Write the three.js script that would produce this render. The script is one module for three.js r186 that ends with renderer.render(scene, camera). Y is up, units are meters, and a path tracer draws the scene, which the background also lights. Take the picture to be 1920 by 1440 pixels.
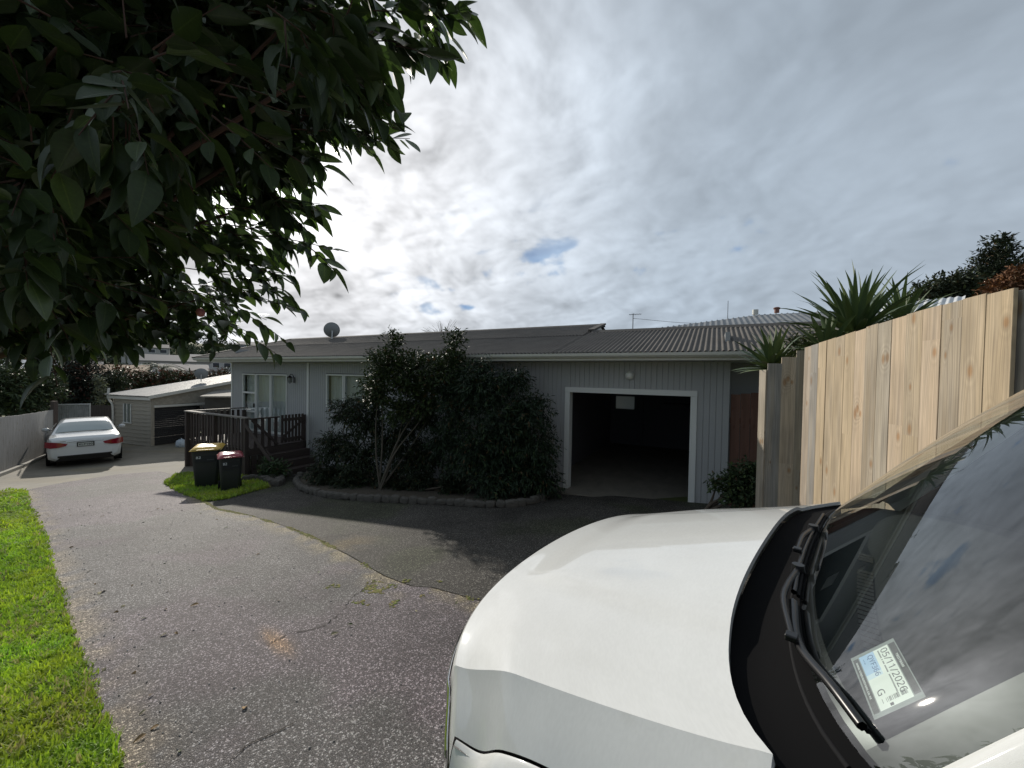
import * as THREE from 'three';
import { mergeGeometries, toCreasedNormals } from 'three/addons/utils/BufferGeometryUtils.js';
import { RoundedBoxGeometry } from 'three/addons/geometries/RoundedBoxGeometry.js';

// ---------------------------------------------------------------- camera, sky, sun, exposure
const R = Math.PI / 180, V = (x, y, z) => new THREE.Vector3(x, y, z);
const EYE = 1.62, FOCAL = 722, PITCH = -1.2 * R, ROLL = 1.0 * R;
const scene = new THREE.Scene();
const camera = new THREE.PerspectiveCamera(2 * Math.atan(720 / FOCAL) / R, 4 / 3, 0.05, 1500);
camera.position.set(0, EYE, 0); camera.rotation.set(PITCH, 0, ROLL);
const renderer = new THREE.WebGLRenderer({ antialias: true });
renderer.toneMapping = THREE.LinearToneMapping; renderer.toneMappingExposure = 1.0;
renderer.shadowMap.enabled = true;
const SUN = V(-0.70, 0.525, -1.0).normalize();
const sun = new THREE.DirectionalLight(new THREE.Color(1, 0.93, 0.82), 3.7);
sun.position.copy(SUN).multiplyScalar(60); sun.castShadow = true; sun.shadow.radius = 1.6;
Object.assign(sun.shadow.camera, { left: -30, right: 30, top: 30, bottom: -30, near: 1, far: 140 }); sun.shadow.mapSize.set(4096, 4096);
scene.add(sun, sun.target);

// ---------------------------------------------------------------- random, noise
function rng(seed) { let a = seed >>> 0; return () => { a = (a + 0x6D2B79F5) | 0; let t = Math.imul(a ^ (a >>> 15), 1 | a); t = (t + Math.imul(t ^ (t >>> 7), 61 | t)) ^ t; return ((t ^ (t >>> 14)) >>> 0) / 4294967296; }; }
function hash(i, j, s) { let h = Math.imul(i, 374761393) + Math.imul(j, 668265263) + Math.imul(s, 1274126177); h = Math.imul(h ^ (h >>> 13), 1274126177); return ((h ^ (h >>> 16)) >>> 0) / 4294967296; }
function vn(x, y, s = 0, per = 0) {
  const i = Math.floor(x), j = Math.floor(y); let fx = x - i, fy = y - j; fx = fx * fx * fx * (fx * (fx * 6 - 15) + 10); fy = fy * fy * fy * (fy * (fy * 6 - 15) + 10);
  const w = per ? k => ((k % per) + per) % per : k => k, a = w(i), b = w(i + 1), c = w(j), d = w(j + 1);
  const p = hash(a, c, s), q = hash(b, c, s), r = hash(a, d, s), t = hash(b, d, s);
  return (p + (q - p) * fx) * (1 - fy) + (r + (t - r) * fx) * fy;
}
function fbm(x, y, oct, s = 0, per = 0) { let v = 0, a = 0.5, n = 0; for (let o = 0; o < oct; o++) { v += a * vn(x, y, s + o * 17, per); n += a; x *= 2; y *= 2; per *= 2; a *= 0.5; } return v / n; }
const clamp = (x, a = 0, b = 1) => Math.min(b, Math.max(a, x)), lerp = (a, b, t) => a + (b - a) * t;
const sstep = (a, b, x) => { const t = clamp((x - a) / (b - a)); return t * t * (3 - 2 * t); };

// ---------------------------------------------------------------- the sky: broken cloud lit from behind by a low sun
const cloud = (x, y, oct, sd) => { let v = 0, a = 0.5, n = 0; for (let o = 0; o < oct; o++) { v += a * vn(x, y, sd + o * 17); n += a; const t = x * 1.63 - y * 1.18; y = x * 1.18 + y * 1.63 + 3.7; x = t; a *= 0.55; } return v / n; };
{
  const w = 2048, h = 1024, data = new Float32Array(w * h * 4), d = V(0, 0, 0);
  for (let j = 0; j < h; j++) {
    const el = ((j + 0.5) / h - 0.5) * Math.PI, cy = Math.cos(el), sy = Math.sin(el);
    for (let i = 0; i < w; i++) {
      const az = ((i + 0.5) / w - 0.5) * 2 * Math.PI; d.set(Math.cos(az) * cy, sy, Math.sin(az) * cy);
      const y = Math.max(d.y, 0), ang = Math.acos(clamp(d.dot(SUN), -1, 1));
      const k = 2.3 / (y + 0.22), px = d.x * k, pz = d.z * k;
      const wx = fbm(px * 0.9 + 3.1, pz * 0.9 + 9.2, 3, 5) - 0.5, wz = fbm(px * 0.9 + 17.3, pz * 0.9 + 1.7, 3, 9) - 0.5, qx = px + wx * 0.55, qz = pz + wz * 0.55;
      const n1 = cloud(qx * 0.75 + 40, qz * 0.75 + 20, 9, 21);                              // body of the cloud
      const sl = 0.10 / Math.hypot(d.x - SUN.x, d.z - SUN.z, 0.15), n1s = cloud((qx + (SUN.x - d.x) * sl) * 0.75 + 40, (qz + (SUN.z - d.z) * sl) * 0.75 + 20, 7, 21); // the same, a step towards the sun
      const n2 = cloud(qx * 2.2 + 11, qz * 2.2 + 7, 7, 33), n3 = fbm(px * 0.24 + 5, pz * 0.24 + 31, 3, 44);
      const thick = sstep(0.36, 0.64, n1 * 0.68 + n2 * 0.16 + n3 * 0.16), near = Math.exp(-(ang * ang) / 0.9);
      const glow = 0.47 * Math.exp(-(ang * ang) / (2 * 0.46 * 0.46)) + 1.3 * Math.exp(-(ang * ang) / (2 * 0.09 * 0.09)) + 0.16 * Math.exp(-(ang * ang) / 2);
      const relief = clamp((n1 - n1s) * 4.5, -0.6, 0.6), bill = (n2 - 0.5) * 1.2 + (n1 - 0.5) * 0.6;
      let L = 0.275 + 0.10 * sstep(0.35, 0.65, n3) + glow * (1.20 - 0.72 * thick);                                           // thin cloud glows, thick cloud is grey
      L *= 1 + (bill + relief) * (0.10 + 0.66 * near + 0.12 * Math.exp(-y * 4));
      L += 0.04 * (1 - y) + 0.12 * Math.exp(-y * 6) * (0.2 + n2) * Math.exp(-ang * 0.5);
      const cool = sstep(0.15, 1.1, ang);
      let r = L * lerp(1.0, 0.86, cool), g = L * lerp(1.0, 1.01, cool), b = L * lerp(1.02, 1.18, cool);
      const gap = sstep(0.40, 0.33, n1 * 0.7 + n2 * 0.3) * sstep(0.25, 0.6, ang) * sstep(0.45, 0.2, y); // blue seen between the clouds
      const bl = 0.75; r = lerp(r, 0.20 * bl, gap * 0.85); g = lerp(g, 0.38 * bl, gap * 0.75); b = lerp(b, 0.80 * bl, gap * 0.75);
      if (d.y < 0) { const t = clamp(-d.y * 6); r = lerp(r, 0.14, t); g = lerp(g, 0.15, t); b = lerp(b, 0.14, t); }
      const o = (j * w + i) * 4; data[o] = Math.max(r, 0.02); data[o + 1] = Math.max(g, 0.02); data[o + 2] = Math.max(b, 0.02); data[o + 3] = 1;
    }
  }
  const t = new THREE.DataTexture(data, w, h, THREE.RGBAFormat, THREE.FloatType);
  t.mapping = THREE.EquirectangularReflectionMapping; t.magFilter = t.minFilter = THREE.LinearFilter; t.wrapS = THREE.RepeatWrapping; t.needsUpdate = true;
  scene.background = t; scene.environment = t;
}

// ---------------------------------------------------------------- helpers
const cR = Math.cos(ROLL), sR = Math.sin(ROLL), cP = Math.cos(PITCH), sP = Math.sin(PITCH);
function ray(px, py) { const u = (px - 960) / FOCAL, v = -(py - 720) / FOCAL, x = u * cR - v * sR, y = u * sR + v * cR, yy = y * cP + sP, zz = y * sP - cP; return V(x / -zz, yy / -zz, -1); }
function at(px, py, depth) { const r = ray(px, py); return V(r.x * depth, EYE + r.y * depth, -depth); }
// the ground falls away from the street towards the house and levels out by the shed; a hill rises across the valley
function fall(d) { if (d < 0) return 0.108 * 6 * (1 - Math.exp(d / 6)) * -1; if (d < 9) return 0.108 * d; const e = d - 9; return 0.972 + 0.108 * 4 * (1 - Math.exp(-e / 4)); }
function groundY(x, z) {
  const d = -z; let y = -fall(d) + 0.03 * 11 * Math.tanh(x / 11);
  if (d > 24) { y -= 5.5 * sstep(24, 60, d); y += (26 + 5 * Math.sin(x * 0.021 + 1)) * sstep(75, 300, d); }
  return y;
}
function gp(px, py) { const r = ray(px, py); let a = 0.3, b = 60; for (let k = 0; k < 60; k++) { const m = (a + b) / 2; if (EYE + r.y * m > groundY(r.x * m, -m)) a = m; else b = m; } return V(r.x * a, groundY(r.x * a, -a), -a); }
const names = {};
function numbered(n) { names[n] = (names[n] || 0) + 1; return names[n] === 1 ? n : n + '_' + String(names[n] - 1).padStart(3, '0'); }
function shade(o) { o.castShadow = o.receiveShadow = true; return o; }
function tag(o, label, category, group) { o.userData.label = label; o.userData.category = category; if (group) o.userData.group = group; return o; }
function thing(name, label, category, pos, ry = 0, group) { const g = new THREE.Group(); g.name = numbered(name); if (pos) g.position.copy(pos); g.rotation.y = ry; scene.add(g); return tag(g, label, category, group); }
function mesh(name, geo, m, parent, x = 0, y = 0, z = 0, ry = 0) { const o = shade(new THREE.Mesh(geo, m)); o.name = name; o.position.set(x, y, z); o.rotation.y = ry; parent.add(o); return o; }
function struct(name, geo, m) { const o = shade(new THREE.Mesh(geo, m)); o.name = numbered(name); o.userData.kind = 'structure'; scene.add(o); return o; }
const BOX = new Map();
function bx(w, h, d, bev = 0.004) { const k = [w, h, d, bev].map(v => v.toFixed(4)).join(); if (!BOX.has(k)) BOX.set(k, bev && Math.min(w, h, d) > bev * 2.5 ? new RoundedBoxGeometry(w, h, d, 1, bev) : new THREE.BoxGeometry(w, h, d)); return BOX.get(k); }
function box(name, parent, m, x0, x1, y0, y1, z0, z1, bev) { return mesh(name, bx(x1 - x0, y1 - y0, z1 - z0, bev), m, parent, (x0 + x1) / 2, (y0 + y1) / 2, (z0 + z1) / 2); }
function gbox(x0, x1, y0, y1, z0, z1) { const g = new THREE.BoxGeometry(x1 - x0, y1 - y0, z1 - z0); g.translate((x0 + x1) / 2, (y0 + y1) / 2, (z0 + z1) / 2); return g; }
function tube(pts, r, seg = 8, rad = 6) { return new THREE.TubeGeometry(new THREE.CatmullRomCurve3(pts), seg, r, rad); }
function taper(pts, r0, r1, seg = 8, rad = 6) {
  const c = new THREE.CatmullRomCurve3(pts), g = new THREE.TubeGeometry(c, seg, 1, rad), p = g.attributes.position, q = V(0, 0, 0);
  for (let i = 0; i <= seg; i++) { c.getPointAt(i / seg, q); const r = lerp(r0, r1, i / seg); for (let j = 0; j <= rad; j++) { const k = i * (rad + 1) + j; p.setXYZ(k, q.x + (p.getX(k) - q.x) * r, q.y + (p.getY(k) - q.y) * r, q.z + (p.getZ(k) - q.z) * r); } }
  return g;
}
// a bar of rectangular section from a to b
function bar(name, parent, m, a, b, w, t) { const d = b.clone().sub(a), o = mesh(name, bx(w, d.length(), t, 0.004), m, parent); o.position.copy(a).add(b).multiplyScalar(0.5); o.quaternion.setFromUnitVectors(V(0, 1, 0), d.normalize()); return o; }
function gridGeo(rows, uvs = 1) {
  const n = rows.length, m = rows[0].length, p = [], uv = [], idx = [];
  for (let i = 0; i < n; i++) for (let j = 0; j < m; j++) { const q = rows[i][j]; p.push(q.x, q.y, q.z); uv.push(j / (m - 1) * uvs, i / (n - 1) * uvs); }
  for (let i = 0; i < n - 1; i++) for (let j = 0; j < m - 1; j++) { const a = i * m + j; idx.push(a, a + m, a + 1, a + 1, a + m, a + m + 1); }
  const g = new THREE.BufferGeometry(); g.setAttribute('position', new THREE.Float32BufferAttribute(p, 3)); g.setAttribute('uv', new THREE.Float32BufferAttribute(uv, 2)); g.setIndex(idx); g.computeVertexNormals(); return g;
}
function extr(pts, depth, bevel = 0) { const s = new THREE.Shape(pts.map(p => new THREE.Vector2(p[0], p[1]))); return new THREE.ExtrudeGeometry(s, { depth, bevelEnabled: bevel > 0, bevelSize: bevel, bevelThickness: bevel, bevelSegments: 2, curveSegments: 16 }); }

// ---------------------------------------------------------------- textures and materials
function dtex(w, h, fn, srgb = true) {
  const a = new Uint8Array(w * h * 4); for (let j = 0; j < h; j++) for (let i = 0; i < w; i++) { const c = fn(i, j), o = (j * w + i) * 4; a[o] = clamp(c[0]) * 255; a[o + 1] = clamp(c[1]) * 255; a[o + 2] = clamp(c[2]) * 255; a[o + 3] = 255; }
  const t = new THREE.DataTexture(a, w, h); t.wrapS = t.wrapT = THREE.RepeatWrapping; t.magFilter = THREE.LinearFilter; t.minFilter = THREE.LinearMipmapLinearFilter; t.generateMipmaps = true; t.needsUpdate = true; if (srgb) t.colorSpace = THREE.SRGBColorSpace; return t;
}
const toS = v => v <= 0.0031308 ? v * 12.92 : 1.055 * Math.pow(v, 1 / 2.4) - 0.055;
const lin = (r, g, b) => new THREE.Color().setRGB(r, g, b);
function mat(r, g, b, rough = 0.8, o = {}) { return new THREE.MeshStandardMaterial({ color: lin(r, g, b), roughness: rough, ...o }); }
function phys(r, g, b, rough, o = {}) { return new THREE.MeshPhysicalMaterial({ color: lin(r, g, b), roughness: rough, ...o }); }
function rep(t, x, y) { const c = t.clone(); c.repeat.set(x, y); c.needsUpdate = true; return c; }
// stone chip surface: tone per chip, height of each chip
const CH = 1536, CELL = 6, CN = CH / CELL, chipH = new Float32Array(CH * CH), chipC = new Float32Array(CH * CH);
for (let j = 0; j < CH; j++) for (let i = 0; i < CH; i++) {
  const ci = Math.floor(i / CELL), cj = Math.floor(j / CELL); let best = 9, sec = 9, bt = 0;
  for (let dj = -1; dj <= 1; dj++) for (let di = -1; di <= 1; di++) {
    const a = (ci + di + CN) % CN, b = (cj + dj + CN) % CN, x = (ci + di + hash(a, b, 1)) * CELL, y = (cj + dj + hash(a, b, 2)) * CELL, q = Math.hypot(i - x, j - y) / CELL * (0.75 + 0.6 * hash(a, b, 3));
    if (q < best) { sec = best; best = q; bt = hash(a, b, 4); } else if (q < sec) sec = q;
  }
  chipH[j * CH + i] = clamp((sec - best) * 1.7) * (0.45 + 0.55 * hash(Math.floor(bt * 9999), 7, 5)); chipC[j * CH + i] = bt;
}
const chipMap = dtex(CH, CH, (i, j) => { const k = j * CH + i, t = chipC[k], h = chipH[k]; let v = 0.20 + 0.40 * Math.pow(t, 1.5) + (t > 0.86 ? 0.65 : 0); v *= 0.13 + 0.87 * clamp(h * 2.4); const w = hash(Math.floor(t * 99999), 3, 8) * 0.09; return [toS(v * (1.0 + w * 0.6)), toS(v * 0.985), toS(v * (1 - w * 0.5))]; });
const chipBump = dtex(CH, CH, (i, j) => { const v = chipH[j * CH + i]; return [v, v, v]; }, false);
const concMap = dtex(512, 512, (i, j) => { const v = 0.72 + 0.3 * (fbm(i / 64, j / 64, 5, 3, 8) - 0.5) + 0.22 * (hash(i, j, 5) - 0.5); return [toS(v), toS(v * 0.985), toS(v * 0.95)]; });
const mottle = dtex(512, 512, (i, j) => { const v = 0.80 + 0.42 * (fbm(i / 42.67, j / 42.67, 6, 61, 12) - 0.5) + 0.12 * (hash(i, j, 15) - 0.5); return [toS(v), toS(v), toS(v * 0.99)]; });
const faint = dtex(256, 256, (i, j) => { const v = 0.93 + 0.10 * (fbm(i / 42.67, j / 42.67, 5, 161, 6) - 0.5) + 0.05 * (hash(i, j, 16) - 0.5); return [toS(v), toS(v), toS(v)]; });
const mottleB = dtex(512, 512, (i, j) => { const v = fbm(i / 16, j / 16, 5, 71, 32); return [v, v, v]; }, false);
// sawn pine palings: grain drawn out along the board, knots, weathering
function woodTex(seed, base, greyed, knots) {
  const r = rng(seed), ks = []; for (let k = 0; k < knots; k++) ks.push([0.15 + r() * 0.7, r(), 0.05 + r() * 0.09]);
  return dtex(192, 1024, (i, j) => {
    const u = i / 192, v = j / 1024; let bend = 0, dark = 0, halo = 0;
    for (const [ku, kv, kr] of ks) { const dx = (u - ku), dy = (v - kv) * (5 + 3 * ku), q = Math.hypot(dx, dy) / kr; bend += Math.sign(dx || 1) * 0.07 * Math.exp(-q * q / 14); dark += Math.exp(-Math.pow(q, 4)); halo += Math.exp(-q * q / 7); }
    const x = u + bend + 0.05 * (fbm(u * 2 + 3, v * 2.5, 3, seed) - 0.5);
    const ring = Math.sin((x * (6 + 5 * hash(seed, 1, 1)) + fbm(x * 3, v * 1.6, 3, seed + 3) * 3.0) * 6.283) * 0.5 + 0.5;
    const fib = 0.6 * fbm(x * 60, v * 3.5, 3, seed + 9) + 0.4 * fbm(x * 22, v * 1.5, 3, seed + 10), blot = fbm(u * 2.5, v * 6, 4, seed + 21);
    let t = 0.80 + 0.20 * ring * (0.5 + 0.5 * blot) + 0.75 * (fib - 0.5) + 0.42 * (blot - 0.5);
    t *= 1 + 0.10 * clamp(halo) * Math.sin(14 * halo); const gy = clamp(greyed * (0.35 + 1.3 * fbm(u * 3 + 7, v * 3.3, 4, seed + 31) - 0.15)), m = (base[0] + base[1] + base[2]) / 3;
    return [0, 1, 2].map(k => toS(clamp(t * lerp(base[k], m * 1.02, gy) * lerp(1, [0.72, 0.55, 0.40][k], clamp(dark)))));
  });
}
const paleWood = [0, 1, 2, 3, 4, 5, 6, 7].map(i => woodTex(100 + i * 7, [[0.50, 0.385, 0.24], [0.45, 0.355, 0.23], [0.51, 0.39, 0.26], [0.42, 0.355, 0.26]][i % 4], [0.10, 0.3, 0.15, 0.6, 0.2, 0.1, 0.35, 0.25][i], 2 + i % 3));
const paleMat = paleWood.map((t, i) => { const v = [1, 0.86, 1.0, 0.78, 0.92, 1.05, 0.84, 0.95][i]; return mat(v, v, v, 0.82, { map: t, bumpMap: t, bumpScale: 0.0015 }); });
const greyWood = [0, 1, 2].map(i => woodTex(300 + i * 11, [0.27, 0.265, 0.25], 0.8, 2));
const greyMat = greyWood.map(t => mat(1, 1, 1, 0.85, { map: t, bumpMap: t, bumpScale: 0.002 }));
const redWood = woodTex(401, [0.16, 0.075, 0.05], 0.1, 3), redMat = mat(1, 1, 1, 0.8, { map: redWood });
const M = {
  drive: phys(0.485, 0.475, 0.468, 0.72, { specularIntensity: 0.55, map: chipMap, bumpMap: chipBump, bumpScale: 0.004, vertexColors: true }),
  apron: phys(0.25, 0.245, 0.225, 0.75, { specularIntensity: 0.4, map: chipMap, bumpMap: chipBump, bumpScale: 0.003, vertexColors: true }),
  conc: mat(0.27, 0.25, 0.215, 0.82, { map: concMap, bumpMap: mottleB, bumpScale: 0.003, vertexColors: true }),
  soil: mat(0.09, 0.075, 0.055, 0.95, { map: mottle, bumpMap: mottleB, bumpScale: 0.02 }),
  turf: mat(0.09, 0.12, 0.035, 0.95, { map: mottle, bumpMap: mottleB, bumpScale: 0.02, vertexColors: true }),
  wall: mat(0.40, 0.405, 0.405, 0.7, { map: faint }), white: mat(0.72, 0.73, 0.70, 0.55, { map: faint }), fascia: mat(0.68, 0.67, 0.62, 0.5, { map: faint }),
  soffit: mat(0.55, 0.56, 0.56, 0.8), roof: mat(0.125, 0.113, 0.102, 0.88, { map: mottle, bumpMap: mottleB, bumpScale: 0.004 }), ridge: mat(0.10, 0.092, 0.085, 0.85, { map: mottle }),
  deck: mat(0.075, 0.055, 0.048, 0.75, { map: mottle }), dark: mat(0.02, 0.02, 0.022, 0.7), black: mat(0.007, 0.007, 0.008, 0.32), rubber: phys(0.014, 0.014, 0.015, 0.9, { specularIntensity: 0.3 }),
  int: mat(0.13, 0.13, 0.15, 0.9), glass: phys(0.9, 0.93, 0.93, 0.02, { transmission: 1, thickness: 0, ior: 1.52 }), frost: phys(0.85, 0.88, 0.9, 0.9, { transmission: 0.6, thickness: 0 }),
  curtain: phys(0.62, 0.62, 0.60, 0.95, { transmission: 0.2, thickness: 0 }), chrome: mat(0.75, 0.76, 0.77, 0.12, { metalness: 1 }), alu: mat(0.55, 0.56, 0.57, 0.35, { metalness: 1 }),
  zinc: mat(0.25, 0.26, 0.27, 0.55, { metalness: 0.25, map: mottle }), dish: mat(0.22, 0.23, 0.235, 0.55), bark: mat(0.16, 0.13, 0.10, 0.92, { map: mottle, bumpMap: mottleB, bumpScale: 0.006 }), twig: mat(0.07, 0.035, 0.024, 0.85),
  stone: mat(0.13, 0.12, 0.105, 0.92, { map: mottle, bumpMap: mottleB, bumpScale: 0.012 }),
};

// ---------------------------------------------------------------- foliage helpers
function leafGeo(len, wid, fold, curl, segs = 5) { // blade along +z from the origin, folded on its midrib
  const rows = []; for (let i = 0; i <= segs; i++) { const t = i / segs, w = wid * 0.5 * Math.pow(Math.sin(Math.PI * Math.pow(t, 0.80)), 0.75) * (1 - 0.30 * t * t) * (i === segs ? 0 : 1) + 0.0004, y = -curl * len * t * t, z = len * t; rows.push([V(-w, y + fold * w, z), V(0, y, z), V(w, y + fold * w, z)]); }
  return gridGeo(rows);
}
const leafMats = {
  camellia: phys(0.036, 0.062, 0.018, 0.5, { transmission: 0.38, thickness: 0, specularIntensity: 0.5, clearcoat: 0.2, clearcoatRoughness: 0.3, side: THREE.DoubleSide }),
  young: phys(0.070, 0.125, 0.022, 0.5, { transmission: 0.45, thickness: 0, clearcoat: 0.4, clearcoatRoughness: 0.3, side: THREE.DoubleSide }),
  shrub: phys(1, 1, 1, 0.6, { transmission: 0.2, thickness: 0, specularIntensity: 0.35, clearcoat: 0.12, clearcoatRoughness: 0.3, side: THREE.DoubleSide }),
  far: mat(1, 1, 1, 0.85, { side: THREE.DoubleSide }),
};
const leafMap = dtex(64, 128, (i, j) => { const u = Math.abs(i / 63 - 0.5) * 2, v = j / 127, rib = sstep(0.09, 0.02, u), side = sstep(0.82, 1, Math.sin((v * 9 - u * 1.3) * 6.283)) * (1 - u) * 0.35, n = fbm(i / 8, j / 8, 3, 66); const t = 0.5 + 0.28 * rib + side * 0.4 + 0.22 * (n - 0.5); return [toS(t * (1 + 0.15 * rib)), toS(t), toS(t * 0.95)]; });
for (const k of ['camellia', 'young']) { leafMats[k].map = leafMap; leafMats[k].color.multiplyScalar(1.9); leafMats[k].bumpMap = leafMap; leafMats[k].bumpScale = 0.0006; }
const UPV = V(0, 1, 0);
function aim(dir, roll) { const z = dir.clone().normalize(), x = new THREE.Vector3().crossVectors(Math.abs(z.y) > 0.98 ? V(1, 0, 0) : UPV, z).normalize(), y = new THREE.Vector3().crossVectors(z, x); const m = new THREE.Matrix4().makeBasis(x, y, z), q = new THREE.Quaternion().setFromRotationMatrix(m); return q.multiply(new THREE.Quaternion().setFromAxisAngle(V(0, 0, 1), roll)); }
const m4 = (p, q, s) => new THREE.Matrix4().compose(p, q, typeof s === 'number' ? V(s, s, s) : s);
function instances(name, geo, material, list, parent, colours) { const im = new THREE.InstancedMesh(geo, material, list.length); list.forEach((m, i) => { im.setMatrixAt(i, m); if (colours) im.setColorAt(i, colours[i]); }); shade(im); im.name = name; im.userData.kind = 'stuff'; parent.add(im); return im; }
// a leafy crown of lobes [centre, radius, squash]; leaves sit in sprays round twig ends, thicker towards the outside
function crown(parent, lobes, o) {
  const r = rng(o.seed), geo = leafGeo(o.len, o.wid, 0.35, 0.18, 4), ms = [], cs = [], tot = lobes.reduce((a, l) => a + l[1] ** 2.4, 0);
  for (const [c, rad, sq = 1] of lobes) {
    const sprays = Math.round(o.sprays * rad ** 2.4 / tot);
    for (let s = 0; s < sprays; s++) {
      const dir = V(r() - 0.5, r() - 0.5, r() - 0.5).normalize(), q = Math.pow(r(), 0.42) * (0.78 + 0.45 * fbm(dir.x * 2.2 + c.x * 3, dir.y * 2.2 + dir.z * 2.2 + c.z, 3, o.seed)), p = V(c.x + dir.x * rad * q, c.y + dir.y * rad * q * sq, c.z + dir.z * rad * q);
      const tw = dir.clone().add(V((r() - 0.5) * 0.9, (r() - 0.5) * 0.7 - (o.droop || 0), (r() - 0.5) * 0.9)).normalize(), n = o.per || 8;
      for (let k = 0; k < n; k++) { const along = (k / n - 0.5) * o.len * (o.spread || 3), ld = tw.clone().multiplyScalar(0.7).add(V((r() - 0.5) * 1.5, (r() - 0.5) * 1.3 - (o.droop || 0) * 0.6, (r() - 0.5) * 1.5)).normalize(); const pos = p.clone().addScaledVector(tw, along).addScaledVector(ld, o.len * 0.15); ms.push(m4(pos, aim(ld, (r() - 0.5) * 1.6), 0.65 + 0.7 * r())); const cc = o.colour(r); cs.push(lin(...cc)); }
    }
  }
  return instances(o.name || 'crown', geo, o.material || leafMats.shrub, ms, parent, cs);
}
const green = (a, b, c) => r => { const k = r(), v = 0.8 + 0.4 * r(); return k < 0.04 ? [0.10 * v, 0.065 * v, 0.03 * v] : k < 0.2 ? [a * 1.7 * v, b * 1.6 * v, c * 1.1 * v] : [a * v, b * v, c * v]; }; // mature, young and a few dead leaves
function stems(parent, base, tips, r0, r1, m = M.bark, wob = 0.08, seed = 3, name = 'stem') { const r = rng(seed); for (const t of tips) { const a = base.clone().add(V((r() - 0.5) * r0 * 2, 0, (r() - 0.5) * r0 * 2)), d = t.clone().sub(a), L = d.length(); mesh(name, taper([a, a.clone().addScaledVector(d, 0.35).add(V((r() - 0.5) * wob * L, 0, (r() - 0.5) * wob * L)), a.clone().addScaledVector(d, 0.7).add(V((r() - 0.5) * wob * L, 0, (r() - 0.5) * wob * L)), t], r0, r1, 10, 6), m, parent); } }

// ---------------------------------------------------------------- the ground
{ // one sheet to the horizon, fine near the camera
  const ax = []; for (let v = -16; v <= 16; v += 0.5) ax.push(v); for (let v = 16, s = 0.7; v < 700; s *= 1.16) { v += s; ax.push(v); ax.unshift(-v); }
  const az = []; for (let v = -30; v <= 8; v += 0.5) az.push(v); for (let v = 30, s = 0.7; v < 900; s *= 1.13) { v += s; az.unshift(-v); } for (let v = 8, s = 0.7; v < 300; s *= 1.2) { v += s; az.push(v); }
  const p = [], uv = [], col = [], idx = [], n = ax.length;
  for (const z of az) for (const x of ax) { p.push(x, groundY(x, z) - 0.03, z); uv.push(x / 3, z / 3); const t = 0.6 + 0.8 * fbm(x * 0.3, z * 0.3, 4, 4), q = fbm(x * 0.1, z * 0.1, 3, 14); col.push(t * lerp(0.9, 1.5, q), t, t * 0.9); }
  for (let i = 0; i < az.length - 1; i++) for (let j = 0; j < n - 1; j++) { const a = i * n + j; idx.push(a, a + n, a + 1, a + 1, a + n, a + n + 1); }
  const g = new THREE.BufferGeometry(); g.setAttribute('position', new THREE.Float32BufferAttribute(p, 3)); g.setAttribute('uv', new THREE.Float32BufferAttribute(uv, 2)); g.setAttribute('color', new THREE.Float32BufferAttribute(col, 3)); g.setIndex(idx); g.computeVertexNormals();
  struct('ground', g, M.turf);
}
function inside(poly, x, z) { let c = false; for (let i = 0, j = poly.length - 1; i < poly.length; j = i++) { const [xi, zi] = poly[i], [xj, zj] = poly[j]; if ((zi > z) !== (zj > z) && x < (xj - xi) * (z - zi) / (zj - zi) + xi) c = !c; } return c; }
function clipEdge(poly, f, cut) { const out = []; for (let i = 0; i < poly.length; i++) { const a = poly[i], b = poly[(i + 1) % poly.length], fa = f(a), fb = f(b); if (fa >= 0) out.push(a); if ((fa >= 0) !== (fb >= 0)) { const t = fa / (fa - fb); out.push([a[0] + (b[0] - a[0]) * t, a[1] + (b[1] - a[1]) * t]); } } return out; }
// a sheet laid on the ground inside a polygon of [x, z]
function patch(poly, cell, lift, tile, colour) {
  const xs = poly.map(p => p[0]), zs = poly.map(p => p[1]), x0 = Math.floor(Math.min(...xs) / cell), x1 = Math.ceil(Math.max(...xs) / cell), z0 = Math.floor(Math.min(...zs) / cell), z1 = Math.ceil(Math.max(...zs) / cell);
  const p = [], uv = [], col = [], idx = [], key = new Map();
  const vert = (x, z) => { const k = Math.round(x * 2000) + '_' + Math.round(z * 2000); let i = key.get(k); if (i === undefined) { i = p.length / 3; key.set(k, i); p.push(x, groundY(x, z) + lift, z); uv.push(x / tile, z / tile); const c = colour ? colour(x, z) : [1, 1, 1]; col.push(...c); } return i; };
  for (let i = x0; i < x1; i++) for (let j = z0; j < z1; j++) {
    const a = i * cell, b = a + cell, c = j * cell, d = c + cell; let q = poly;
    q = clipEdge(q, v => v[0] - a); if (q.length) q = clipEdge(q, v => b - v[0]); if (q.length) q = clipEdge(q, v => v[1] - c); if (q.length) q = clipEdge(q, v => d - v[1]);
    if (q.length < 3) continue;
    const ids = q.map(v => vert(v[0], v[1]));
    const tri = q.length === 4 ? [[0, 1, 2], [0, 2, 3]] : THREE.ShapeUtils.triangulateShape(q.map(v => new THREE.Vector2(v[0], v[1])), []);
    for (const [u, v, w] of tri) { const A = q[u], B = q[v], C = q[w]; const s = (B[0] - A[0]) * (C[1] - A[1]) - (B[1] - A[1]) * (C[0] - A[0]); if (Math.abs(s) < 1e-9) continue; if (s < 0) idx.push(ids[u], ids[v], ids[w]); else idx.push(ids[u], ids[w], ids[v]); }
  }
  const g = new THREE.BufferGeometry(); g.setAttribute('position', new THREE.Float32BufferAttribute(p, 3)); g.setAttribute('uv', new THREE.Float32BufferAttribute(uv, 2)); g.setAttribute('color', new THREE.Float32BufferAttribute(col, 3)); g.setIndex(idx); g.computeVertexNormals(); return g;
}
const G2 = (px, py) => { const p = gp(px, py); return [p.x, p.z]; };
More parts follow.
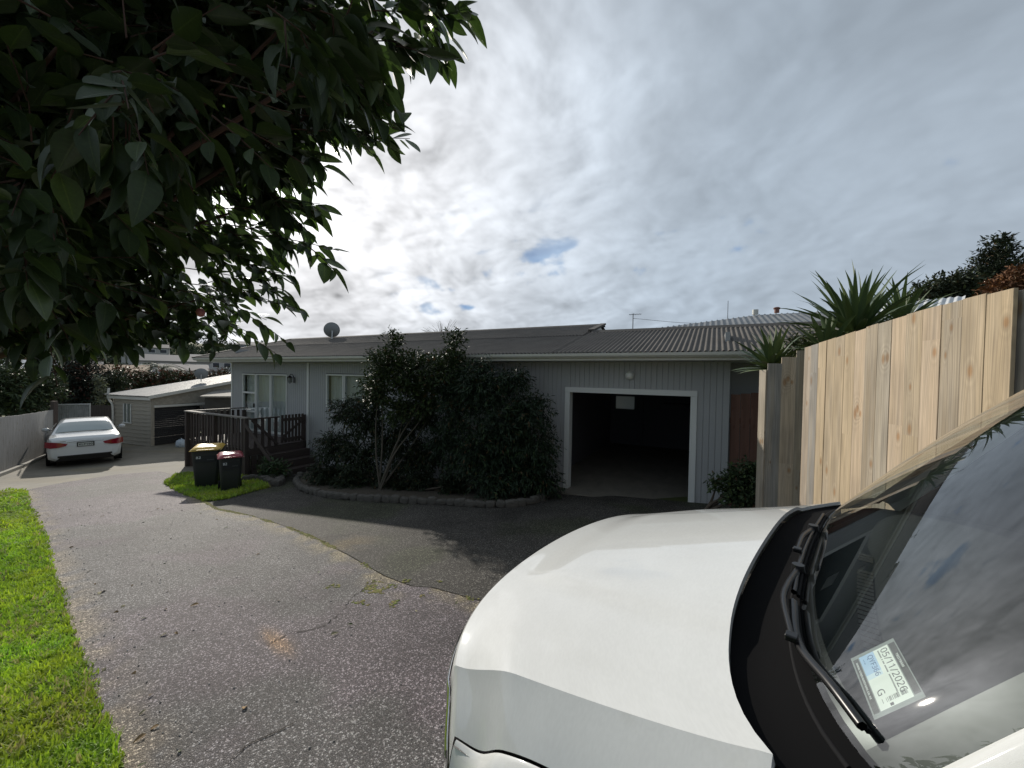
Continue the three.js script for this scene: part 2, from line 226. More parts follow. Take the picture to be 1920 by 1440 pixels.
// house frame: x along the front wall, y up from the garage floor, z towards the street
const HO = V(1.248, EYE - 2.38, -8.214), HRY = -27.684 * R, hw = V(Math.cos(27.684 * R), 0, Math.sin(27.684 * R)), hn = V(-hw.z, 0, hw.x);
const H3 = (u, v, o) => HO.clone().addScaledVector(hw, u).addScaledVector(hn, o).add(V(0, v, 0)), H2 = (u, o) => { const p = H3(u, 0, o); return [p.x, p.z]; };
const lawnEdge = [[45, 920], [62, 958], [78, 1000], [98, 1062], [122, 1130], [141, 1196], [164, 1265], [188, 1330], [214, 1400], [233, 1440]].map(p => G2(...p));
{ const l = lawnEdge; for (let i = l.length - 2; i > 0; i--) { const n = 0.05 * (hash(i, 3, 2) - 0.5); l[i][0] += n; } }
lawnEdge.push([-1.66, -1.2], [-1.55, 0], [-1.5, 2], [-1.5, 8]);
const joint = [[356, 905], [372, 934], [405, 955], [470, 968], [540, 990], [600, 1015], [655, 1044], [720, 1082], [770, 1101], [810, 1104], [860, 1118], [910, 1132], [960, 1145]].map(p => G2(...p));
joint.push([0.6, -2.75], [1.4, -2.1], [2.2, -1.5]);
const padEdge = [[356, 905], [330, 893], [300, 884], [220, 890], [120, 905], [45, 920]].map(p => G2(...p));
const drivePoly = [...lawnEdge, [2.4, 8], [2.4, -1.5], ...joint.slice().reverse().slice(1), ...padEdge.slice(1, -1)];
const off = (l, dx, dz) => l.map(([x, z]) => [x + dx, z + dz]);
const apronPoly = [...off(joint, 0.008, -0.012), [3.2, -4.1], [4.4, -6.1], H2(3.05, 0.02), H2(-9.2, 0.02), H2(-9.2, 1.9), H2(-8.2, 2.6)];
const padPoly = [...padEdge.map(([x, z]) => [x, z - 0.012]), G2(-60, 930), [-15.2, -9.2], [-17.6, -14.6], [-19.5, -18.5], [-14.5, -21.5], [-11.5, -17.5], H2(-12.5, 1.6), H2(-9.2, 1.9)];
const crackNear = (x, z, l) => { let m = 9; for (let i = 0; i < l.length - 1; i++) { const [ax, az] = l[i], [bx, bz] = l[i + 1], t = clamp(((x - ax) * (bx - ax) + (z - az) * (bz - az)) / ((bx - ax) ** 2 + (bz - az) ** 2)); m = Math.min(m, Math.hypot(x - ax - (bx - ax) * t, z - az - (bz - az) * t)); } return m; };
const stain = G2(520, 1205), stain2 = G2(720, 1110), stain3 = G2(640, 1020);
struct('driveway', patch(drivePoly, 0.07, 0.010, 2.0, (x, z) => {
  const a = fbm(x * 0.55 + 2, z * 0.55, 4, 90), b = fbm(x * 3, z * 3, 4, 91), c = fbm(x * 1.1, z * 1.1, 4, 95), s = 0.58 + 0.70 * a + 0.5 * (b - 0.5);
  let r = s * (1.0 + 0.09 * sstep(0.42, 0.6, c)), g = s * (1.0 - 0.02 * sstep(0.42, 0.6, c)), bl = s * (1.0 + 0.07 * sstep(0.42, 0.6, c));
  const rust = sstep(0.36, 0.02, Math.hypot((x - stain[0]) * 0.75 + (z - stain[1]) * 0.62, ((z - stain[1]) * 0.75 - (x - stain[0]) * 0.62) * 4.2)) * sstep(0.25, 0.65, fbm(x * 14, z * 14, 3, 99) + 0.16);
  r = lerp(r, 2.6, rust); g = lerp(g, 1.7, rust); bl = lerp(bl, 0.95, rust);
  const dirt = sstep(0.35, 0.0, crackNear(x, z, joint)) * sstep(0.45, 0.75, fbm(x * 5, z * 5, 4, 77) + 0.12); r = lerp(r, 1.7, dirt); g = lerp(g, 1.5, dirt); bl = lerp(bl, 0.95, dirt);
  const d2 = sstep(0.28, 0.0, crackNear(x, z, lawnEdge)) * sstep(0.4, 0.7, fbm(x * 6, z * 6, 4, 78) + 0.1); r = lerp(r, 1.9, d2); g = lerp(g, 1.65, d2); bl = lerp(bl, 1.25, d2);
  return [r, g, bl];
}), M.drive);
struct('apron', patch(apronPoly, 0.09, 0.008, 2.3, (x, z) => {
  const a = fbm(x * 0.6 + 12, z * 0.6, 4, 190), b = fbm(x * 2.6, z * 2.6, 5, 191), s = 0.62 + 0.5 * a + 0.55 * (b - 0.5), m = sstep(0.52, 0.68, fbm(x * 0.9, z * 0.9 + 5, 4, 195));
  let r = s * lerp(1.05, 0.9, m), g = s * lerp(1.03, 0.98, m), bl = s * lerp(1.0, 0.75, m);
  const dirt = sstep(0.5, 0.0, Math.hypot((x - stain3[0]) * 0.8, z - stain3[1] - 0.0)) * sstep(0.4, 0.65, fbm(x * 6, z * 6, 4, 177) + 0.08); r = lerp(r, 1.9, dirt); g = lerp(g, 1.55, dirt); bl = lerp(bl, 0.95, dirt);
  return [r, g, bl];
}), M.apron);
struct('concrete_drive', patch(padPoly, 0.15, 0.006, 1.7, (x, z) => { const a = fbm(x * 0.7, z * 0.7, 5, 290), s = 0.62 + 0.7 * a, m = sstep(0.5, 0.65, fbm(x * 0.4 + 9, z * 1.2, 4, 295)); return [s, s * lerp(1, 0.96, m), s * lerp(0.97, 0.82, m)]; }), M.conc);
// soil bed under the joint, seen in the gap
// ---------------------------------------------------------------- grass
const bladeGeo = (() => { const gs = [], r = rng(5); for (let k = 0; k < 6; k++) { const a = r() * 6.28, w = 0.0035 + 0.002 * r(), h = 0.7 + 0.5 * r(), lean = 0.3 + 0.5 * r(), x = (r() - 0.5) * 0.035, z = (r() - 0.5) * 0.035, ca = Math.cos(a), sa = Math.sin(a); const rows = [0, 0.45, 0.8, 1].map(t => { const ww = w * (1 - 0.85 * t * t), o = lean * t * t * 0.04, y = h * t * 0.05 * (1 - 0.25 * t * lean); return [V(x - sa * ww + ca * o, y, z + ca * ww + sa * o), V(x + sa * ww + ca * o, y, z - ca * ww + sa * o)]; }); gs.push(gridGeo(rows)); } return mergeGeometries(gs); })();
const bladeMat = phys(1, 1, 1, 0.9, { transmission: 0.45, thickness: 0, side: THREE.DoubleSide });
function turf(name, label, poly, count, seed, scale, tone, weight) {
  const r = rng(seed), xs = poly.map(p => p[0]), zs = poly.map(p => p[1]), x0 = Math.min(...xs), x1 = Math.max(...xs), z0 = Math.min(...zs), z1 = Math.max(...zs), list = [];
  for (let k = 0; k < count * 40 && list.length < count; k++) { const x = lerp(x0, x1, r()), z = lerp(z0, z1, r()); if (!inside(poly, x, z)) continue; const d = Math.hypot(x, z); if (weight && r() > Math.min(1, weight / (d * d))) continue; list.push([x, z, d]); }
  const im = new THREE.InstancedMesh(bladeGeo, bladeMat, list.length), m = new THREE.Matrix4(), q = new THREE.Quaternion(), c = new THREE.Color();
  list.forEach(([x, z, d], i) => { const far = weight ? Math.max(1, d / 4.8) : 1, s = scale * (0.7 + 0.7 * r()) * (0.7 + 0.6 * fbm(x * 1.5, z * 1.5, 3, seed)); q.setFromEuler(new THREE.Euler((r() - 0.5) * 0.5, r() * 6.28, (r() - 0.5) * 0.5)); m.compose(V(x, groundY(x, z) - 0.004, z), q, V(s * far, s * Math.min(far, 1.3), s * far)); im.setMatrixAt(i, m); const t = tone * (0.65 + 0.7 * r()) * (0.7 + 0.6 * fbm(x * 0.9, z * 0.9, 3, seed + 3)), y = fbm(x * 2, z * 2, 3, seed + 8), dry = r() < 0.04 + 0.16 * sstep(0.5, 0.7, fbm(x * 1.3 + 4, z * 1.3, 3, 8)) ? 1 : 0; c.setRGB(t * (dry ? 0.42 : lerp(0.25, 0.42, y)), t * (dry ? 0.38 : 0.47), t * (dry ? 0.16 : 0.03)); im.setColorAt(i, c); });
  shade(im); im.name = numbered(name); im.userData.kind = 'stuff'; tag(im, label, 'grass'); scene.add(im); return im;
}
const lawnPoly = [...lawnEdge.slice(0, -1), [-1.5, 3], [-9, 3], [-15.0, -8.2], G2(-60, 926), [-11.4, -8.8]];
struct('lawn', patch(lawnPoly, 0.25, 0.002, 1.5, (x, z) => { const t = 0.8 + 0.6 * fbm(x, z, 4, 66); return [t, t * 1.15, t * 0.6]; }), M.turf);
turf('lawn_grass', 'bright green mown grass of the lawn beside the driveway', lawnPoly, 80000, 11, 0.85, 1.15, 14);
{ // ragged edge: tufts creeping over the seal
  const r = rng(19), band = []; const l = lawnEdge.slice(0, 11); const poly = [...l.map(([x, z], i) => [x + 0.01 + 0.06 * hash(i, 7, 7), z]), ...l.slice().reverse().map(([x, z]) => [x - 0.05, z])]; turf('edge_grass', 'ragged fringe of grass creeping over the driveway edge', poly, 2600, 21, 0.8, 0.95, 12);
  const lf = leafGeo(0.05, 0.025, 0.4, 0.3, 4), list = [], cs = []; while (list.length < 70) { const x = -8 + r() * 9, z = -8.5 + r() * 8; if (!inside(drivePoly, x, z) || (r() > 0.25 && crackNear(x, z, lawnEdge) > 0.5)) continue; const q = aim(V(r() - 0.5, (r() - 0.5) * 0.3, r() - 0.5), (r() - 0.5) * 0.6); list.push(m4(V(x, groundY(x, z) + 0.02, z), q, 0.5 + 0.7 * r())); const t = 0.6 + 0.8 * r(), k = r(); cs.push(k < 0.5 ? lin(0.20 * t, 0.13 * t, 0.06 * t) : k < 0.8 ? lin(0.28 * t, 0.25 * t, 0.15 * t) : lin(0.09 * t, 0.12 * t, 0.04 * t)); }
  const im = instances(numbered('leaf_litter'), lf, leafMats.far, list, scene, cs); tag(im, 'dry fallen leaves scattered on the driveway', 'leaves');
}
const binPoly = [[307, 905], [330, 891], [356, 888], [440, 890], [500, 903], [505, 915], [462, 926], [420, 938], [385, 941], [350, 930], [322, 917]].map(p => G2(...p));
struct('grass_strip', patch(binPoly, 0.2, 0.022, 1.5, (x, z) => { const t = 0.8 + 0.6 * fbm(x, z, 4, 67); return [t, t * 1.1, t * 0.6]; }), M.turf);
turf('bin_grass', 'small patch of grass under the two wheelie bins', binPoly, 5200, 12, 1.7, 0.95, 0);
{ // moss and weeds in the joint between the two slabs
  const r = rng(31), list = []; const mossM = mat(1, 1, 1, 1);
  for (let i = 0; i < joint.length - 1; i++) { const [ax, az] = joint[i], [bx, bz] = joint[i + 1], L = Math.hypot(bx - ax, bz - az); for (let k = 0; k < L * 420; k++) { const t = r(), x = lerp(ax, bx, t), z = lerp(az, bz, t); const w = fbm(x * 1.6, z * 1.6, 3, 41); if (r() > sstep(0.40, 0.66, w)) continue; list.push([x + (r() - 0.5) * 0.10 * w, z + (r() - 0.5) * 0.10 * w]); } }
  for (let k = 0; k < 2600; k++) { const a = r() * 6.28, q = Math.pow(r(), 0.8), x = stain2[0] + 0.62 * q * Math.cos(a), z = stain2[1] + 0.34 * q * Math.sin(a); if (fbm(x * 9, z * 9, 4, 47) > 0.56 + 0.12 * q) list.push([x, z]); }
  const im = new THREE.InstancedMesh(new THREE.IcosahedronGeometry(0.010, 1), mossM, list.length), m = new THREE.Matrix4(), c = new THREE.Color(), qn = new THREE.Quaternion();
  list.forEach(([x, z], i) => { const s = 0.3 + 0.7 * r(); m.compose(V(x, groundY(x, z) + 0.011, z), qn, V(s * 1.3, s * 0.45, s * 1.3)); im.setMatrixAt(i, m); const t = 0.6 + 0.7 * r(), y = r(); c.setRGB(t * lerp(0.13, 0.26, y), t * lerp(0.17, 0.20, y), t * lerp(0.03, 0.09, y)); im.setColorAt(i, c); });
  shade(im); im.name = 'moss'; im.userData.kind = 'stuff'; tag(im, 'moss and weeds along the joint of the driveway', 'moss'); scene.add(im);
  // loose chips and fallen leaves on the driveway
  const st = new THREE.DodecahedronGeometry(0.006, 0), pts = []; while (pts.length < 700) { const x = -9 + r() * 10, z = -9 + r() * 8.5; if (inside(drivePoly, x, z) && (r() < 0.3 || crackNear(x, z, lawnEdge) < 0.25)) pts.push([x, z]); }
  const im2 = new THREE.InstancedMesh(st, mat(1, 1, 1, 0.8), pts.length);
  pts.forEach(([x, z], i) => { const s = 0.4 + 0.8 * r(); qn.setFromEuler(new THREE.Euler(r() * 6, r() * 6, r() * 6)); m.compose(V(x, groundY(x, z) + 0.012, z), qn, V(s, s * 0.7, s)); im2.setMatrixAt(i, m); const t = 0.16 + 0.4 * r(); c.setRGB(t, t * 0.96, t * 0.9); im2.setColorAt(i, c); });
  shade(im2); im2.name = 'loose_chips'; im2.userData.kind = 'stuff'; tag(im2, 'loose stone chips scattered on the driveway', 'gravel'); scene.add(im2);
}
// cracks in the apron: narrow strips of dirt sunk in the joint line
function crack(px, w, seed) { const r = rng(seed), pts = []; const g = px.map(p => gp(...p)); const c = new THREE.CatmullRomCurve3(g); const n = Math.ceil(c.getLength() / 0.04), rows = []; for (let i = 0; i <= n; i++) { const p = c.getPointAt(i / n), t = c.getTangentAt(i / n), s = V(-t.z, 0, t.x).normalize(), k = (i === 0 || i === n) ? 0.1 : 0.3 + r(), jx = (r() - 0.5) * 0.03; rows.push([-1, 1].map(e => { const x = p.x + s.x * (w * k * e + jx), z = p.z + s.z * (w * k * e + jx); return V(x, groundY(x, z) + 0.0145, z); })); } return gridGeo(rows); }
const crackMat = mat(0.035, 0.03, 0.024, 1);
[[[590, 1012], [625, 1006], [660, 1003], [690, 995]], [[645, 958], [672, 950], [690, 943]], [[720, 1082], [690, 1100], [660, 1125], [640, 1150]], [[860, 1118], [905, 1131], [960, 1146], [1000, 1158]], [[420, 1440], [470, 1395], [520, 1380], [560, 1350]], [[640, 1150], [600, 1180], [545, 1190], [500, 1215]]].forEach((c, i) => { const o = struct('crack', crack(c, 0.0035, 60 + i), crackMat); });

// ---------------------------------------------------------------- the house
const house = thing('house', 'low pale house with corrugated grey roof and open garage', 'house', HO, HRY);
// vertical grooved cladding between u0..u1, v0..v1: boards proud of narrow grooves
function cladding(u0, u1, v0, v1, name = 'wall') {
  const pitch = 0.102, gw = 0.014, gd = 0.010, pr = [], k0 = Math.ceil(u0 / pitch), k1 = Math.floor(u1 / pitch); pr.push([u0, 0]);
  for (let k = k0; k <= k1; k++) { const u = k * pitch; if (u - gw < u0 + 0.01 || u + gw > u1 - 0.01) continue; pr.push([u - gw / 2, 0], [u - gw / 4, -gd], [u + gw / 4, -gd], [u + gw / 2, 0]); }
  pr.push([u1, 0]); pr.push([u1, -0.11], [u0, -0.11]);
  const s = new THREE.Shape(pr.map(p => new THREE.Vector2(p[0], p[1]))); const g = new THREE.ExtrudeGeometry(s, { depth: v1 - v0, bevelEnabled: false }); g.rotateX(Math.PI / 2); g.translate(0, v1, 0);
  const uv = g.attributes.uv, p = g.attributes.position; for (let i = 0; i < uv.count; i++) uv.setXY(i, p.getX(i) / 2.2, p.getY(i) / 2.2); return mesh(name, g, M.wall, house);
}
const VT = 2.70, VB = -0.75;
cladding(-13.2, -12.52, VB, VT); cladding(-12.52, -9.83, 2.32, VT); cladding(-12.52, -9.83, VB, 0.24); cladding(-9.83, -7.9, VB, VT); cladding(-7.9, -5.5, 2.36, VT); cladding(-7.9, -5.5, VB, 1.30); cladding(-5.5, -0.11, VB, VT);
cladding(-0.11, 2.445, 2.16, VT); cladding(2.445, 2.96, -0.2, VT);
box('side_wall', house, M.wall, -13.2, -13.1, VB, 3.2, -8, -0.115, 0); box('side_wall', house, M.wall, 2.86, 2.96, -0.3, VT, -6.4, -0.115, 0); box('rear_wall', house, M.wall, -13.2, -0.75, VB, VT, -8.1, -8.0, 0);
box('corner_board', house, M.white, -8.80, -8.70, -0.4, VT, 0.002, 0.022); box('corner_board', house, M.white, -13.22, -13.14, -0.6, VT, 0.002, 0.02);
{ // garage opening, trim and room
  const ga = new THREE.Group(); ga.name = 'garage_doorway'; house.add(ga);
  box('jamb', ga, M.white, -0.11, 0, -0.02, 2.055, -0.16, 0.03); box('jamb', ga, M.white, 2.335, 2.445, -0.02, 2.055, -0.16, 0.03); box('lintel', ga, M.white, -0.11, 2.445, 2.057, 2.165, -0.16, 0.032);
  const gr = new THREE.Group(); gr.name = 'garage_room'; house.add(gr);
  const fl = box('floor', gr, mat(0.27, 0.25, 0.215, 0.82, { map: rep(concMap, 3, 3) }), -0.7, 2.86, -0.3, -0.005, -6.3, 0.05, 0);
  box('side_wall', gr, M.int, -0.7, -0.62, -0.005, 2.42, -6.3, -0.17, 0); box('ceiling', gr, M.int, -0.7, 2.858, 2.42, 2.47, -6.3, -0.117, 0);
  const wm = M.int; box('rear_wall', gr, wm, -0.62, -0.44, -0.005, 2.42, -6.38, -6.3, 0); box('rear_wall', gr, wm, 0.22, 2.858, -0.005, 2.42, -6.38, -6.3, 0); box('rear_wall', gr, wm, -0.44, 0.22, -0.005, 1.25, -6.38, -6.3, 0); box('rear_wall', gr, wm, -0.44, 0.22, 1.73, 2.42, -6.38, -6.3, 0);
  const wi = box('window', gr, M.frost, -0.44, 0.22, 1.25, 1.73, -6.345, -6.337, 0); box('frame', wi, M.alu, -0.33, 0.33, -0.24, -0.215, -0.012, 0.012, 0); box('frame', wi, M.alu, -0.33, 0.33, 0.215, 0.24, -0.012, 0.012, 0);
  box('shelf', gr, M.int, 1.2, 2.85, 1.5, 1.53, -6.29, -5.9, 0); box('stud', gr, M.int, 0.45, 0.54, 0, 2.42, -6.29, -6.2, 0);
  const sk = mat(0.05, 0.045, 0.04, 0.9); box('step', gr, M.conc, -0.05, 2.38, -0.3, -0.008, 0.052, 0.30, 0.01);
}
{ // gutter, fascia, soffit
  const s = (x0, x1, name) => { const pts = [[0, 0], [0.012, -0.05], [0.05, -0.085], [0.11, -0.09], [0.118, 0], [0.108, 0], [0.10, -0.078], [0.055, -0.075], [0.022, -0.045], [0.012, 0]].map(p => [0.67 - p[0], p[1] + 2.84]); const g = extr(pts, x1 - x0); g.rotateY(Math.PI / 2); g.scale(1, 1, -1); g.translate(x0, 0, 0); const idx = g.index; mesh(name, toCreasedNormals(g, 0.5), M.fascia, house); };
  s(-14.55, 4.82, 'gutter'); box('fascia', house, M.fascia, -14.5, 4.8, 2.705, 2.84, 0.535, 0.555, 0.003); box('soffit', house, M.soffit, -14.5, 4.8, 2.703, 2.712, -0.11, 0.534, 0);
  box('soffit', house, M.soffit, -14.5, -13.2, 2.703, 2.712, -8, -0.11, 0);
  const dp = tube([V(3.0, 2.74, 0.6), V(3.02, 2.62, 0.45), V(3.03, 2.5, 0.08), V(3.03, 2.3, 0.06), V(3.03, 0, 0.06)], 0.035, 30, 10);
}
{ // corrugated roof sheets
  const TAN = Math.tan(15.2 * R), E0 = 0.66, EV = 2.85;
  const sheet = (u0, u1, z0, z1, name, y0 = EV, sl = TAN) => { const pitch = 0.088, n = Math.round((u1 - u0) / pitch) * 8, rows = []; for (const z of [z0, lerp(z0, z1, 0.5), z1]) { const row = []; for (let i = 0; i <= n; i++) { const u = lerp(u0, u1, i / n), y = y0 + Math.abs(z - E0) * 0 + (E0 - z) * sl + 0.014 * Math.cos(i / 8 * 2 * Math.PI); row.push(V(u, y, z)); } rows.push(row); } const g = gridGeo(rows); const uv = g.attributes.uv, p = g.attributes.position; for (let i = 0; i < uv.count; i++) uv.setXY(i, p.getX(i) / 3, p.getZ(i) / 3); return mesh(name, g, M.roof, house); };
  const ZR = -3.1, ZG = -1.9, YR = EV + (E0 - ZR) * TAN, YG = EV + (E0 - ZG) * TAN;
  // main roof in lapped sheets, each lap a few millimetres proud
  sheet(-14.55, -0.15, E0, -1.5, 'roof_sheet'); sheet(-14.55, -0.15, -1.35, ZR, 'roof_sheet', EV + 0.012); sheet(-0.14, 4.85, E0, ZG, 'garage_roof');
  const back = (u0, u1, z0, y0, z1, name) => { const g = gridGeo([[V(u0, y0, z0), V(u1, y0, z0)], [V(u0, y0 - (z0 - z1) * TAN, z1), V(u1, y0 - (z0 - z1) * TAN, z1)]]); mesh(name, g, M.roof, house); };
  back(-14.55, -0.15, ZR, YR, -8.3, 'rear_roof'); back(-0.14, 4.85, ZG, YG, -6.6, 'rear_roof');
  mesh('ridge_cap', extr([[-0.13, -0.03], [0, 0.045], [0.13, -0.03], [0.13, -0.045], [0, 0.03], [-0.13, -0.045]], 14.5).rotateY(Math.PI / 2).translate(-14.6, YR, ZR), M.ridge, house);
  mesh('ridge_cap', extr([[-0.12, -0.03], [0, 0.045], [0.12, -0.03], [0.12, -0.045], [0, 0.03], [-0.12, -0.045]], 4.95).rotateY(Math.PI / 2).translate(-0.1, YG, ZG), M.ridge, house);
  const gable = extr([[ZR, YR - 0.06], [-8.2, YR - 0.06 - 5.1 * TAN], [0.6, EV - 0.1]], 0.06); gable.rotateY(-Math.PI / 2); mesh('gable', gable, M.white, house, -0.2, 0, 0); mesh('gable', gable, M.wall, house, -13.1, 0, 0);
  const v = (a, b, n) => bar(n, house, M.ridge, a, b, 0.16, 0.05); v(V(-0.13, YR + 0.03, ZR), V(-0.13, YG + 0.05, ZG + 0.0), 'barge_board'); v(V(-14.55, EV + 0.01, E0), V(-14.55, YR + 0.02, ZR), 'barge_board'); v(V(4.86, EV, E0), V(4.86, YG, ZG), 'barge_board'); box('gable', house, M.wall, 2.87, 2.95, VT, EV + 0.4, -4.0, -0.2, 0); box('recess_wall', house, M.wall, 2.97, 4.8, -0.4, VT, -1.1, -1.0, 0); box('soffit', house, M.soffit, 2.97, 4.8, 2.703, 2.712, -1.0, -0.111, 0);
}
// joinery: a framed light with its pane, at u0..u1, v0..v1
function light(parent, u0, u1, v0, v1, bars = [], m = M.white, fw = 0.045) {
  const w = new THREE.Group(); w.name = 'window'; parent.add(w);
  box('frame', w, m, u0, u0 + fw, v0, v1, -0.06, 0.012); box('frame', w, m, u1 - fw, u1, v0, v1, -0.06, 0.012); box('frame', w, m, u0 + fw, u1 - fw, v1 - fw, v1, -0.06, 0.010); box('sill', w, m, u0 + fw, u1 - fw, v0, v0 + fw * 1.3, -0.06, 0.02);
  for (const b of bars) box('glazing_bar', w, m, u0 + fw, u1 - fw, b - 0.03, b + 0.03, -0.05, 0.006);
  box('pane', w, M.glass, u0 + fw - 0.005, u1 - fw + 0.005, v0 + fw, v1 - fw, -0.035, -0.03, 0);
  return w;
}
{
  const door = new THREE.Group(); door.name = 'door'; house.add(door); light(door, -12.50, -11.66, 0.26, 2.30, [0.95, 1.62]).name = 'door_leaf'; box('handle', door, M.black, -11.73, -11.69, 1.1, 1.25, 0.012, 0.05);
  light(house, -11.64, -10.78, 0.26, 2.30); light(house, -10.76, -9.85, 0.26, 2.30); light(house, -7.88, -7.1, 1.32, 2.34); light(house, -7.08, -5.52, 1.32, 2.34);
  const curtain = (u0, u1, v0, v1, name) => { const rows = [v1, (v0 + v1) / 2, v0].map(v => { const row = []; const n = Math.round((u1 - u0) / 0.02); for (let i = 0; i <= n; i++) { const u = lerp(u0, u1, i / n); row.push(V(u, v, -0.16 + 0.022 * Math.sin(u * 55 + 1.5 * Math.sin(u * 9)) * (0.6 + 0.4 * Math.sin(u * 13)))); } return row; }); mesh(name, gridGeo(rows), M.curtain, house); };
  curtain(-12.5, -9.85, 0.27, 2.29, 'curtain'); curtain(-7.86, -5.55, 1.34, 2.32, 'curtain'); box('inner_wall', house, M.int, -13.0, -0.75, -0.6, 2.69, -1.6, -1.5, 0); box('inner_floor', house, M.int, -13.0, -0.75, 0.1, 0.2, -1.5, -0.18, 0);
}
{ // coach lamp by the door and round bulkhead light over the garage
  const l = thing('wall_lantern', 'black wall lantern beside the glazed front door', 'lantern', H3(-9.46, 2.12, 0.002), HRY);
  box('backplate', l, M.black, -0.05, 0.05, -0.09, 0.09, 0, 0.015); mesh('arm', tube([V(0, 0.06, 0.015), V(0, 0.17, 0.06), V(0, 0.19, 0.13), V(0, 0.13, 0.15)], 0.01, 12, 6), M.black, l);
  const la = mesh('lamp_body', new THREE.CylinderGeometry(0.075, 0.05, 0.16, 6, 1, false), phys(0.35, 0.36, 0.36, 0.3, { transmission: 0.3, thickness: 0 }), l, 0, 0.0, 0.15); mesh('cap', new THREE.ConeGeometry(0.1, 0.08, 6), M.black, l, 0, 0.12, 0.15); mesh('finial', new THREE.SphereGeometry(0.018, 8, 6), M.black, l, 0, -0.1, 0.15); for (let k = 0; k < 6; k++) { const a = k * Math.PI / 3; bar('rib', l, M.black, V(0.076 * Math.sin(a), 0.08, 0.15 + 0.076 * Math.cos(a)), V(0.051 * Math.sin(a), -0.08, 0.15 + 0.051 * Math.cos(a)), 0.01, 0.01); }
  const b = thing('bulkhead_light', 'round white bulkhead light above the garage opening', 'light', H3(1.23, 2.43, 0.002), HRY);
  mesh('base', new THREE.CylinderGeometry(0.085, 0.09, 0.03, 24).rotateX(Math.PI / 2), mat(0.5, 0.5, 0.48, 0.5), b, 0, 0, 0.015); mesh('globe', new THREE.SphereGeometry(0.075, 20, 12).scale(1, 1, 0.75), phys(0.72, 0.72, 0.68, 0.35), b, 0, 0, 0.05);
}
function dishOn(pos, rad, dirTo, label, mast) {
  const d = thing('satellite_dish', label, 'dish', pos), head = new THREE.Group(); const f = dirTo.clone().normalize();
  const pts = []; for (let i = 0; i <= 10; i++) { const r = rad * i / 10; pts.push(new THREE.Vector2(r, 0.42 * r * r / rad)); }
  const q = new THREE.Quaternion().setFromUnitVectors(V(0, 1, 0), f); const di = mesh('reflector', new THREE.LatheGeometry(pts, 28), M.dish, d, 0, mast, 0); di.quaternion.copy(q); mesh('rim', new THREE.TorusGeometry(rad, 0.008, 6, 32).rotateX(Math.PI / 2).translate(0, 0.42 * rad, 0), M.dish, di);
  mesh('mast', tube([V(0, 0, 0), V(0, mast * 0.5, 0), V(0, mast - 0.02, 0)], 0.02, 4, 8), M.alu, d); mesh('feed_arm', tube([V(0, mast - 0.02, 0), V(0, mast - 0.02, 0).addScaledVector(f, rad).add(V(0, -rad * 0.7, 0)), V(0, mast, 0).addScaledVector(f, rad * 1.25)], 0.012, 10, 6), M.alu, d); mesh('feed', new THREE.CylinderGeometry(0.03, 0.03, 0.09, 10), M.dish, d).position.copy(V(0, mast, 0).addScaledVector(f, rad * 1.25)); return d;
}
dishOn(H3(-11.05, 3.75, -2.6), 0.30, V(-0.50, 0.18, -0.85), 'grey satellite dish on the house roof ridge', 0.36);

